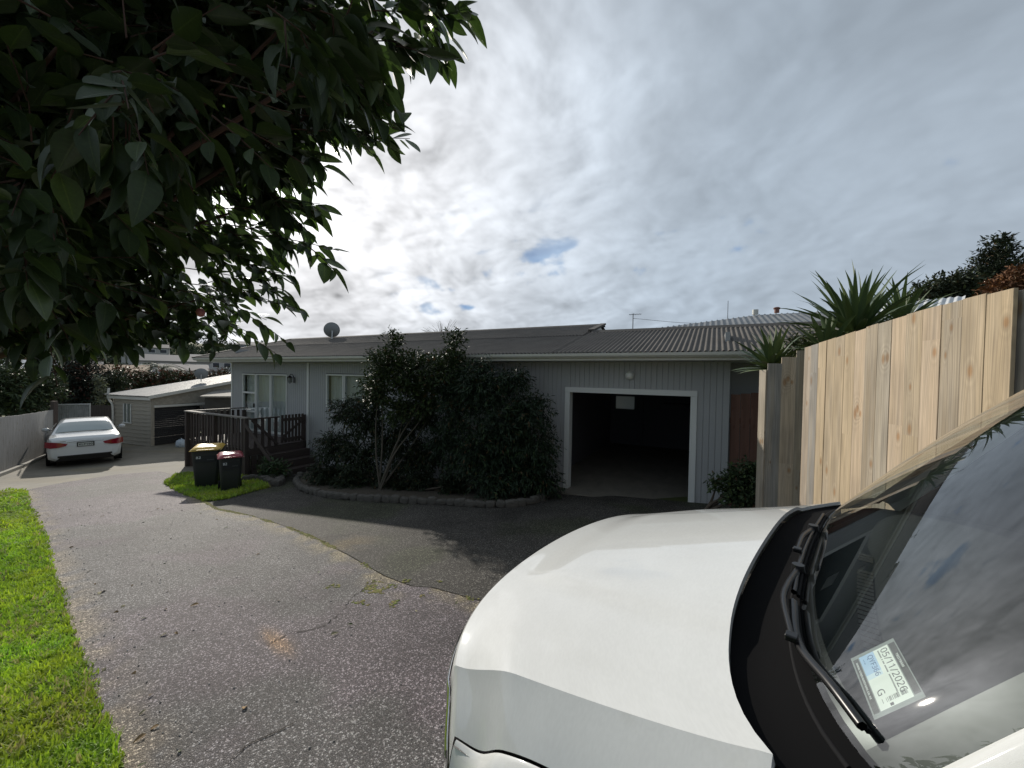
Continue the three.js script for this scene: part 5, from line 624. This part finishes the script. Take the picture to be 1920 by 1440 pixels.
  for (const sg of [-1, 1]) {
    const sill = lerp(gy(sg * 0.8, zf), gy(sg * 0.8, zr), 0.5) + 0.28, x0 = sg * 0.885, sh = new THREE.Shape(); const yT = 0.93, arch = (zc, y) => { sh.lineTo(zc - 0.42, y); sh.absarc(zc, y + 0.10, 0.42, Math.PI, 0, true); sh.lineTo(zc + 0.42, y); };
    sh.moveTo(zf - 0.50, sill + 0.05); arch(zf, sill); arch(zr, sill); sh.lineTo(zr + 0.85, sill + 0.1); sh.lineTo(zr + 0.9, 1.05); sh.lineTo(zr + 0.5, 1.08); sh.lineTo(zf + 0.45, 1.02); sh.lineTo(zf + 0.2, 0.95); sh.lineTo(zf - 0.40, 0.74); sh.lineTo(zf - 0.48, 0.66);
    const g = new THREE.ExtrudeGeometry(sh, { depth: 0.03, bevelEnabled: true, bevelSize: 0.02, bevelThickness: 0.025, bevelSegments: 3, curveSegments: 18 }); g.rotateY(-Math.PI / 2); g.scale(-1, 1, 1); g.translate(0, 0, 0); // local: shape x -> z
    const p = g.attributes.position; for (let i = 0; i < p.count; i++) { const z = p.getZ(i), tuck = 0.14 * sstep(zf - 0.15, zf - 0.50, z) + 0.06 * sstep(zr + 0.4, zr + 0.9, z); p.setX(i, x0 - sg * (0.03 + tuck) + sg * (p.getX(i) + 0.0) * 1); } g.computeVertexNormals();
    mesh('side_panel', toCreasedNormals(g, 0.6), paint, suv); box('sill', suv, M.black, sg > 0 ? 0.74 : -0.87, sg > 0 ? 0.87 : -0.74, sill - 0.06, sill + 0.03, zf + 0.44, zr - 0.44, 0.015);
    for (const z of [zf, zr]) { const y = gy(sg * 0.8, z) + wr, w = new THREE.Group(); w.name = 'wheel'; w.position.set(sg * 0.79, y, z); suv.add(w); mesh('tyre', new THREE.TorusGeometry(wr - 0.09, 0.09, 12, 36).scale(1, 1, 1.25).rotateY(Math.PI / 2), M.rubber, w); mesh('rim', new THREE.CylinderGeometry(0.235, 0.235, 0.16, 28).rotateZ(Math.PI / 2), M.black, w); for (let k = 0; k < 5; k++) { const a = k * Math.PI * 0.4; bar('spoke', w, M.alu, V(sg * 0.085, 0.04 * Math.cos(a), 0.04 * Math.sin(a)), V(sg * 0.085, 0.225 * Math.cos(a), 0.225 * Math.sin(a)), 0.02, 0.06); } }
    const dr0 = zf + 0.5, dm = (zf + zr) / 2 + 0.1; for (const [a, b] of [[dr0, dm - 0.01], [dm + 0.01, zr - 0.30]]) { const dd = box('door', suv, paint, sg > 0 ? 0.90 : -0.926, sg > 0 ? 0.926 : -0.90, sill + 0.08, 1.0, a, b, 0.006); box('handle', dd, M.chrome, sg > 0 ? 0.006 : -0.03, sg > 0 ? 0.03 : -0.006, 0.22, 0.25, (b - a) / 2 - 0.25, (b - a) / 2 - 0.08); }
  }
  box('floor_pan', suv, M.black, -0.80, 0.80, 0.36, 0.45, zf - 0.45, zr + 0.75, 0.01); box('engine_bay', suv, M.black, -0.62, 0.62, 0.40, 0.72, zf - 0.6, zf + 0.30, 0.02);
  // windscreen: base curve behind the cowl to the roof edge
  const GB = 0.73, wsBase = c => { const t = c / GB; return [fr(c) - 0.105 - 0.02 * t * t, c, 0.458 + 0.012 * t * t]; };
  const ws = (a, b) => { const c0 = a * GB, [f0, , d0] = wsBase(c0), f1 = -0.46 - 0.09 * a * a, c1 = a * 0.62, d1 = -0.16 + 0.03 * a * a; const bulge = Math.sin(b * Math.PI) * 0.02 * (1 - 0.5 * a * a); return L(lerp(f0, f1, b) + bulge, lerp(c0, c1, b), lerp(d0, d1, b) - bulge); };
  const wrows = []; for (let i = 0; i <= 20; i++) { const r = []; for (let j = 0; j <= 40; j++) r.push(ws(j / 20 - 1, i / 20)); wrows.push(r); }
  const wsg = mesh('windscreen', gridGeo(wrows), phys(0.80, 0.86, 0.84, 0.015, { transmission: 1, thickness: 0, ior: 1.9 }), suv);
  const band = []; for (let i = 0; i <= 2; i++) { const r = []; for (let j = 0; j <= 40; j++) { const p = ws(j / 20 - 1, i * 0.022); p.y -= 0.004; p.z += 0.002; r.push(p); } band.push(r); } mesh('black_border', gridGeo(band), M.black, wsg);
  for (const sg of [-1, 1]) { const r2 = []; for (const o of [0.0, 0.05]) { const r = []; for (let i = 0; i <= 20; i++) { const p = ws(sg * (1 - o), i / 20); p.y -= 0.004; r.push(p); } r2.push(r); } mesh('black_border', gridGeo(r2), M.black, wsg); }
  // cowl panel between bonnet and glass
  const cw = []; for (let i = 0; i <= 4; i++) { const r = []; for (let j = 0; j <= 40; j++) { const a = j / 20 - 1, c = a * (GB + 0.008), p0 = L(fr(c) - 0.002, c, dr(c) + 0.013), p1 = ws(a, 0.012), t = i / 4; const q = p0.clone().lerp(p1, t); q.y -= 0.018 * Math.sin(t * 3.14) + 0.002; r.push(q); } cw.push(r); } mesh('cowl', gridGeo(cw), phys(0.006, 0.006, 0.0065, 0.9, { specularIntensity: 0.12 }), suv);
  { const s = []; for (let j = 0; j <= 40; j++) { const a = (j / 20 - 1) * 0.97, p = ws(a, 0.0), q = L(fr(a * GB) - 0.07, a * GB, dr(a * GB) + 0.03); s.push(p.lerp(q, 0.35).add(V(0, 0.006, 0))); } mesh('cowl_seal', tube(s, 0.004, 60, 6), M.rubber, suv); }
  // pillars, roof, side glass
  const side = sg => { const prow = []; for (let i = 0; i <= 20; i++) { const b = i / 20, p = ws(sg, b), o = V(sg * lerp(0.062, 0.050, b), -0.012, 0.03), o2 = V(sg * lerp(0.085, 0.062, b), -0.05, 0.06); prow.push([p.clone().add(V(0, 0.004, 0)), p.clone().add(V(sg * 0.02, 0.008, 0.004)), p.clone().add(o), p.clone().add(o2)]); } return gridGeo(prow); };
  for (const sg of [-1, 1]) mesh('windscreen_pillar', side(sg), paint, suv);
  const rr = [], zTop = ws(0, 1).z, yTop = ws(0, 1).y; for (let i = 0; i <= 14; i++) { const t = i / 14, r = []; for (let j = 0; j <= 20; j++) { const a = j / 10 - 1, p = ws(a, 1); p.x *= 1.09; r.push(V(p.x, p.y + 0.05 * Math.sin(Math.min(1, t * 2.2) * 1.57) - 0.16 * t * t * t - 0.02 * a * a * a * a, p.z + t * 2.15)); } rr.push(r); } mesh('roof', gridGeo(rr), paint, suv);
  const dk = phys(0.02, 0.024, 0.025, 0.04, { clearcoat: 1 }); for (const sg of [-1, 1]) { const A = ws(sg, 0), B = ws(sg, 1); const g = gridGeo([[V(sg * 0.845, A.y - 0.06, A.z + 0.05), V(sg * 0.865, 1.07, zr + 0.55)], [V(sg * 0.70, B.y - 0.01, B.z + 0.02), V(sg * 0.70, B.y - 0.08, B.z + 1.9)]]); mesh('side_window', g, dk, suv); const m = new THREE.Group(); m.name = 'door_mirror'; suv.add(m); mesh('shell', new THREE.SphereGeometry(0.11, 14, 10).scale(1.1, 0.75, 0.7), paint, m, sg * 1.04, 1.13, A.z + 0.36); mesh('arm', tube([V(sg * 0.86, 1.06, A.z + 0.36), V(sg * 0.95, 1.08, A.z + 0.36), V(sg * 1.02, 1.12, A.z + 0.36)], 0.03, 4, 8), M.black, m); }
  const B0 = ws(0, 1); mesh('tailgate', gridGeo([[V(-0.66, B0.y - 0.12, B0.z + 2.15), V(0.66, B0.y - 0.12, B0.z + 2.15)], [V(-0.8, 1.05, zr + 0.88), V(0.8, 1.05, zr + 0.88)], [V(-0.8, 0.4, zr + 0.9), V(0.8, 0.4, zr + 0.9)]]), paint, suv); mesh('quarter_panel', gridGeo([[V(-0.70, B0.y - 0.1, B0.z + 1.85), V(-0.66, B0.y - 0.12, B0.z + 2.15)], [V(-0.865, 1.07, zr + 0.5), V(-0.80, 1.05, zr + 0.88)]]), paint, suv); mesh('quarter_panel', gridGeo([[V(0.70, B0.y - 0.1, B0.z + 1.85), V(0.66, B0.y - 0.12, B0.z + 2.15)], [V(0.865, 1.07, zr + 0.5), V(0.80, 1.05, zr + 0.88)]]), paint, suv);
  // cabin: dashboard with demister slots, wheel, seats
  const da = []; for (let i = 0; i <= 10; i++) { const t = i / 10, r = []; for (let j = 0; j <= 20; j++) { const a = (j / 10 - 1) * 0.98, p = ws(a, 0.015); r.push(V(p.x, p.y - 0.03 - 0.02 * t - 0.18 * Math.pow(t, 6) + 0.02 * Math.sin(t * 3) * (a > 0.1 ? 1 : 0.4), p.z + 0.62 * t)); } da.push(r); } const dash = mesh('dashboard', gridGeo(da), mat(0.035, 0.037, 0.038, 0.8, { bumpMap: mottleB, bumpScale: 0.001 }), suv);
  const slotA = [-0.62, -0.06, 0.06, 0.62]; for (const [a0, a1] of [[-0.66, -0.06], [0.06, 0.66]]) for (let k = 0; k < 22; k++) { const a = lerp(a0, a1, k / 21), p = ws(a, 0.015), o = mesh('demister_slot', bx(0.018, 0.004, 0.03, 0), M.black, dash, p.x, p.y - 0.026 - 0.004, p.z + 0.105); }
  const stw = mesh('steering_wheel', new THREE.TorusGeometry(0.18, 0.016, 8, 28), M.black, suv, 0.36, 1.02, ws(0.4, 0).z + 0.78); stw.rotation.x = -0.4; mesh('hub', new THREE.SphereGeometry(0.07, 12, 8).scale(1.2, 1, 0.5), M.black, stw);
  const sm = mat(0.03, 0.03, 0.032, 0.9); for (const x of [-0.36, 0.36]) { const z = ws(0, 0).z + 1.25, s = new THREE.Group(); s.name = 'seat'; suv.add(s); box('cushion', s, sm, x - 0.25, x + 0.25, 0.55, 0.72, z - 0.25, z + 0.27, 0.05); const b = box('backrest', s, sm, x - 0.24, x + 0.24, 0.72, 1.28, z + 0.22, z + 0.36, 0.05); b.rotation.x = 0.2; box('headrest', s, sm, x - 0.13, x + 0.13, 1.30, 1.48, z + 0.30, z + 0.40, 0.04); } box('rear_bench', suv, sm, -0.6, 0.6, 0.55, 1.2, ws(0, 0).z + 2.1, ws(0, 0).z + 2.4, 0.05);
  const mirr = mesh('rear_view_mirror', new RoundedBoxGeometry(0.24, 0.06, 0.03, 2, 0.012), M.black, suv, 0, ws(0, 0.93).y - 0.07, ws(0, 0.93).z + 0.08); mesh('stalk', tube([V(0, 0, 0), V(0, 0.04, -0.02), V(0, 0.07, -0.045)], 0.01, 4, 6), M.black, mirr);
  // a point of the glass seen at a pixel
  const onGlass = (px, py, lift = 0) => { let best = null, bd = 1e9; for (let pass = 0, a0 = -1, a1 = 1, b0 = 0, b1 = 1; pass < 4; pass++) { for (let i = 0; i <= 30; i++) for (let j = 0; j <= 30; j++) { const a = lerp(a0, a1, i / 30), b = lerp(b0, b1, j / 30), w = ws(a, b).applyMatrix4(suv.matrixWorld).sub(V(0, EYE, 0)); const r = ray(px, py), dx = w.x / -w.z - r.x, dy = w.y / -w.z - r.y; if (w.z > -0.05) continue; const e = dx * dx + dy * dy; if (e < bd) { bd = e; best = [a, b]; } } const sa = (a1 - a0) / 12, sb = (b1 - b0) / 12; a0 = best[0] - sa; a1 = best[0] + sa; b0 = Math.max(0, best[1] - sb); b1 = Math.min(1, best[1] + sb); } const p = ws(...best), e = 0.01, du = ws(best[0] + e, best[1]).sub(p), dv = ws(best[0], best[1] + e).sub(p), n = du.cross(dv).normalize(); if (n.y < 0) n.negate(); return p.addScaledVector(n, lift); };
  // licence card behind the glass
  {
    const cv = document.createElement('canvas'); cv.width = 512; cv.height = 384; const x = cv.getContext('2d'); x.fillStyle = '#7e8584'; x.fillRect(0, 0, 512, 384); x.fillStyle = '#1d2022'; x.fillRect(30, 8, 440, 50); x.fillRect(30, 326, 450, 46); x.fillStyle = '#d9dcda'; x.font = 'bold 26px sans-serif'; x.fillText('\u2605 TRISTRAM', 110, 44); x.font = 'bold 26px sans-serif'; x.fillText('www.tristramtrans.co.nz', 60, 358);
    x.fillStyle = '#e9ece6'; x.fillRect(28, 66, 450, 252); const gr = x; x.fillStyle = '#a9c6e6'; x.fillRect(28, 190, 170, 128); x.fillStyle = '#cfdfea'; x.fillRect(198, 190, 40, 128); x.fillStyle = '#20262c'; x.font = '74px sans-serif'; x.fillText('05/11/2026', 40, 134, 390); x.font = '17px sans-serif'; for (let k = 0; k < 40; k++) if (hash(k, 8, 8) > 0.2) x.fillRect(44 + k * 9, 148, 6, 11); x.fillStyle = '#1c3a78'; x.font = '60px sans-serif'; x.fillText('QYF366', 44, 250, 190); x.font = 'bold 22px sans-serif'; x.fillText('\u2022 \u2022 \u2022\u2022', 60, 298); x.fillStyle = '#20262c'; x.font = '76px sans-serif'; x.fillText('G', 330, 290); for (let k = 0; k < 34; k++) if (hash(k, 3, 3) > 0.35) x.fillRect(404 + (k % 2), 84 + k * 6, 34, 2 + 3 * hash(k, 4, 4)); x.fillRect(452, 210, 20, 26);
    const tx = new THREE.CanvasTexture(cv); tx.colorSpace = THREE.SRGBColorSpace; const TL = onGlass(1667, 1190, -0.006), TR = onGlass(1728, 1300, -0.006), BL = onGlass(1588, 1229, -0.006), BR = onGlass(1632, 1344, -0.006);
    const g = new THREE.BufferGeometry(); g.setAttribute('position', new THREE.Float32BufferAttribute([TL, TR, BL, BR].flatMap(p => [p.x, p.y, p.z]), 3)); g.setAttribute('uv', new THREE.Float32BufferAttribute([0, 1, 1, 1, 0, 0, 1, 0], 2)); g.setIndex([0, 2, 1, 1, 2, 3]); g.computeVertexNormals(); const o = mesh('licence_card', g, mat(1, 1, 1, 0.6, { map: tx, side: THREE.DoubleSide }), suv); o.userData.label = 'licence card behind the windscreen';
  }
  // wipers: pivot, arm, blade
  const wiper = (name, arm, blade, w) => { const t = new THREE.Group(); t.name = name; suv.add(t); const P = q => q.map(([x, y, l]) => onGlass(x, y, l)); const a = P(arm); mesh('arm', taper(a, 0.0075, 0.005, 12, 6), M.black, t); mesh('pivot', new THREE.CylinderGeometry(0.013, 0.016, 0.025, 14), M.black, t).position.copy(a[0]); mesh('blade', taper(P(blade), w, w * 0.75, 18, 6), M.black, t); mesh('rubber', tube(P(blade.map(([x, y]) => [x, y, 0.004])), 0.004, 18, 5), M.rubber, t); const c = P([arm[arm.length - 1]])[0]; mesh('clip', bx(0.02, 0.012, 0.02, 0.003), M.black, t).position.copy(c); };
  wiper('wiper', [[1432, 1060, 0.015], [1440, 1115, 0.03], [1472, 1150, 0.035], [1514, 1222, 0.03]], [[1462, 1140, 0.014], [1514, 1225, 0.016], [1580, 1305, 0.016], [1634, 1376, 0.014]], 0.009);
  wiper('wiper', [[1500, 985, 0.015], [1495, 1010, 0.03], [1488, 1040, 0.03]], [[1492, 1120, 0.014], [1498, 1070, 0.015], [1515, 1015, 0.015], [1545, 965, 0.013]], 0.006);
}

// ---------------------------------------------------------------- the overhanging camellia
{
  const base = V(-3.3, groundY(-3.3, -1.6), -1.6), tree = thing('camellia_tree', 'large dark glossy-leaved tree overhanging the lawn and driveway', 'tree', base), r = rng(900), L = (px, py, d) => at(px, py, d).sub(base);
  const fork = V(0.25, 1.3, 0), lg = [[0.086, 0.048, 0.30, 0.10], [0.094, 0.044, 0.4, 0.28], [0.080, 0.046, 0.2, -0.08], [0.090, 0.042, 0.45, 0.40]].map(a => leafGeo(a[0], a[1], a[2], a[3], 6));
  mesh('trunk', taper([V(0, -0.2, 0), V(0.05, 0.5, 0.02), V(0.16, 1.0, 0), fork], 0.13, 0.09, 10, 10), M.bark, tree);
  // limb ends: pixel, distance
  const limbs = [[-60, 60, 1.3], [150, 40, 0.95], [330, 60, 1.0], [520, 60, 1.1], [700, 60, 1.05], [80, 250, 1.5], [260, 260, 1.3], [430, 240, 1.4], [590, 210, 1.3], [100, 430, 1.6], [280, 420, 1.7], [430, 400, 1.6], [60, 580, 1.7], [220, 560, 1.9], [380, 560, 1.9], [-150, 300, 1.6], [-200, 560, 1.9]].map(a => L(...a));
  for (const e of limbs) mesh('branch', taper([fork.clone().add(V(0, -0.1, 0)), fork.clone().lerp(e, 0.4).add(V(0, 0.25, (r() - 0.5) * 0.2)), fork.clone().lerp(e, 0.75).add(V(0, 0.1, (r() - 0.5) * 0.15)), e], 0.022, 0.004, 14, 6), M.twig, tree);
  const parts = [], inner = [], twigs = [];
  // a twig with alternate leaves; the last ones crowd at the tip
  function twig(a, b, n, sink, big = 1) {
    const d = b.clone().sub(a), len = d.length(), sag = V(0, -sink * len, 0), mid = a.clone().lerp(b, 0.55).sub(sag.clone().multiplyScalar(0.6)), c = new THREE.QuadraticBezierCurve3(a, mid, b); twigs.push(taper([a, mid.clone().lerp(a.clone().lerp(b, 0.5), 0.5), b], 0.0022, 0.0011, 4, 4));
    const side = d.clone().cross(UPV).normalize();
    for (let k = 0; k < n; k++) { const t = lerp(0.12, 1, (k + r() * 0.5) / n), p = c.getPoint(Math.min(1, t)), tan = c.getTangent(Math.min(1, t)), s = k % 2 ? 1 : -1; const ld = tan.clone().multiplyScalar(0.55 + 0.5 * r()).addScaledVector(side, s * (0.75 * r() + 0.2)).add(V((r() - 0.5) * 0.5, -0.25 - 0.65 * r() + (r() < 0.25 ? 0.8 : 0), (r() - 0.5) * 0.5)).normalize(); inner.push([p.clone().addScaledVector(ld, 0.006), aim(ld, (r() - 0.5) * 1.5), (0.5 + 0.7 * r()) * big, Math.floor(r() * 4), r()]); }
  }
  // sprays that make the outline against the sky: from inside the crown to a tip
  const tips = [[[700, 110], [835, 52], 1.15], [[700, 20], [860, 40], 1.05], [[640, 60], [780, 95], 1.1], [[740, -60], [800, 10], 1.1], [[560, 60], [700, 100], 1.05], [[520, 120], [655, 165], 0.95], [[560, 140], [715, 165], 1.0], [[560, 180], [700, 205], 1.2], [[560, 215], [712, 245], 1.3], [[520, 240], [735, 270], 1.35], [[480, 230], [610, 320], 1.3], [[470, 260], [600, 325], 1.35], [[440, 300], [560, 300], 1.4], [[400, 330], [590, 345], 1.45], [[430, 345], [590, 400], 1.35], [[400, 390], [580, 405], 1.4], [[380, 420], [540, 440], 1.4], [[420, 440], [635, 470], 1.3], [[350, 450], [470, 490], 1.5], [[360, 470], [530, 520], 1.6], [[330, 500], [535, 545], 1.7], [[340, 530], [540, 575], 1.7], [[320, 540], [500, 600], 1.75], [[300, 560], [470, 625], 1.75], [[280, 570], [410, 630], 1.8], [[240, 570], [360, 625], 1.8], [[180, 560], [300, 625], 1.7], [[150, 570], [230, 640], 1.7], [[80, 560], [150, 635], 1.7], [[40, 570], [110, 640], 1.7], [[-20, 580], [60, 655], 1.6], [[-60, 580], [20, 650], 1.6], [[400, 360], [520, 385], 1.6], [[330, 440], [455, 465], 1.6], [[420, 250], [500, 330], 1.3], [[600, 20], [690, 60], 0.9], [[500, 10], [620, 110], 0.85]];
  for (const [a, b, d] of tips) { const A = L(a[0], a[1], d + (r() - 0.5) * 0.25), B = L(b[0], b[1], d); twig(A, B, 11, 0.12); for (let k = 0; k < 3; k++) { const t = 0.25 + 0.25 * k, p = A.clone().lerp(B, t), q = p.clone().add(B.clone().sub(A).multiplyScalar(0.35)).add(V((r() - 0.5) * 0.1, (r() - 0.62) * 0.16, (r() - 0.5) * 0.2)); twig(p, q, 6, 0.1); } }
  // body of the crown: ellipsoids in space
  const lobes = [[120, 60, 1.25, 0.46, 330], [400, 50, 1.25, 0.27, 190], [550, 20, 1.2, 0.12, 45], [180, 250, 1.55, 0.44, 320], [380, 180, 1.6, 0.24, 160], [520, 160, 1.5, 0.10, 18], [130, 420, 1.8, 0.40, 280], [250, 370, 1.9, 0.22, 85], [120, 530, 2.1, 0.27, 170], [220, 500, 2.1, 0.22, 80], [360, 545, 2.0, 0.10, 16], [10, 470, 1.6, 0.26, 150], [-20, 250, 1.2, 0.40, 200], [40, 565, 1.9, 0.13, 60], [210, 575, 2.1, 0.13, 50], [-250, 150, 1.5, 0.6, 250], [-300, 440, 1.9, 0.5, 220], [200, -160, 1.3, 0.55, 260], [520, -140, 1.25, 0.28, 90], [250, 130, 0.8, 0.16, 34], [80, 330, 0.95, 0.2, 46], [60, 500, 1.1, 0.12, 24]];
  for (const [px, py, d, rad, n] of lobes) { const c = L(px, py, d); for (let k = 0; k < n; k++) { const v = V(r() - 0.5, r() - 0.5, r() - 0.5).normalize(), p = c.clone().addScaledVector(v, rad * Math.pow(r(), 0.5)), q = p.clone().addScaledVector(v, 0.09 + 0.10 * r()).add(V(0.05 * (r() - 0.3), -0.06 * r(), 0.08 * (r() - 0.5))); twig(p, q, 6, 0.08); } }
  // the leaves that show largest are single parts, the rest is one mass
  const info = inner.map((l, i) => { const w = l[0].clone().add(base).sub(V(0, EYE, 0)), d = -w.z; const px = 960 + FOCAL * w.x / d, py = 712 - FOCAL * w.y / d; const vis = d > 0.2 && px > -40 && py > -40; const rim = (px - 250) / 500 + 0.2; return [vis ? (1 / d) * (0.5 + clamp(rim, 0, 1.2)) * (0.8 + 0.4 * hash(i, 9, 9)) : 0, i]; }).sort((a, b) => b[0] - a[0]); const picked = new Set(info.slice(0, 290).map(a => a[1]));
  const lists = [[], [], [], []], ylist = [];
  inner.forEach(([p, q, s, g, c], i) => { const w = p.clone().add(base); if (Math.hypot(w.x, w.y - EYE, w.z) < 0.42) return; if (picked.has(i)) { const o = mesh('leaf', lg[g], c < 0.38 ? leafMats.young : leafMats.camellia, tree, p.x, p.y, p.z); o.quaternion.copy(q); o.scale.setScalar(s); } else if (c < 0.2) ylist.push(m4(p, q, s)); else lists[g].push(m4(p, q, s)); });
  lists.forEach((l, g) => instances('foliage', lg[g], leafMats.camellia, l, tree)); instances('young_foliage', lg[0], leafMats.young, ylist, tree); const tw = mesh('twigs', mergeGeometries(twigs), M.twig, tree); tw.userData.kind = 'stuff';
  const bd = L(376, 586, 1.7); mesh('flower_bud', new THREE.SphereGeometry(0.017, 14, 10).scale(1, 1.15, 1), phys(0.42, 0.14, 0.14, 0.5), tree, bd.x, bd.y, bd.z);
  console.log('camellia leaves', inner.length);
}
renderer.render(scene, camera);
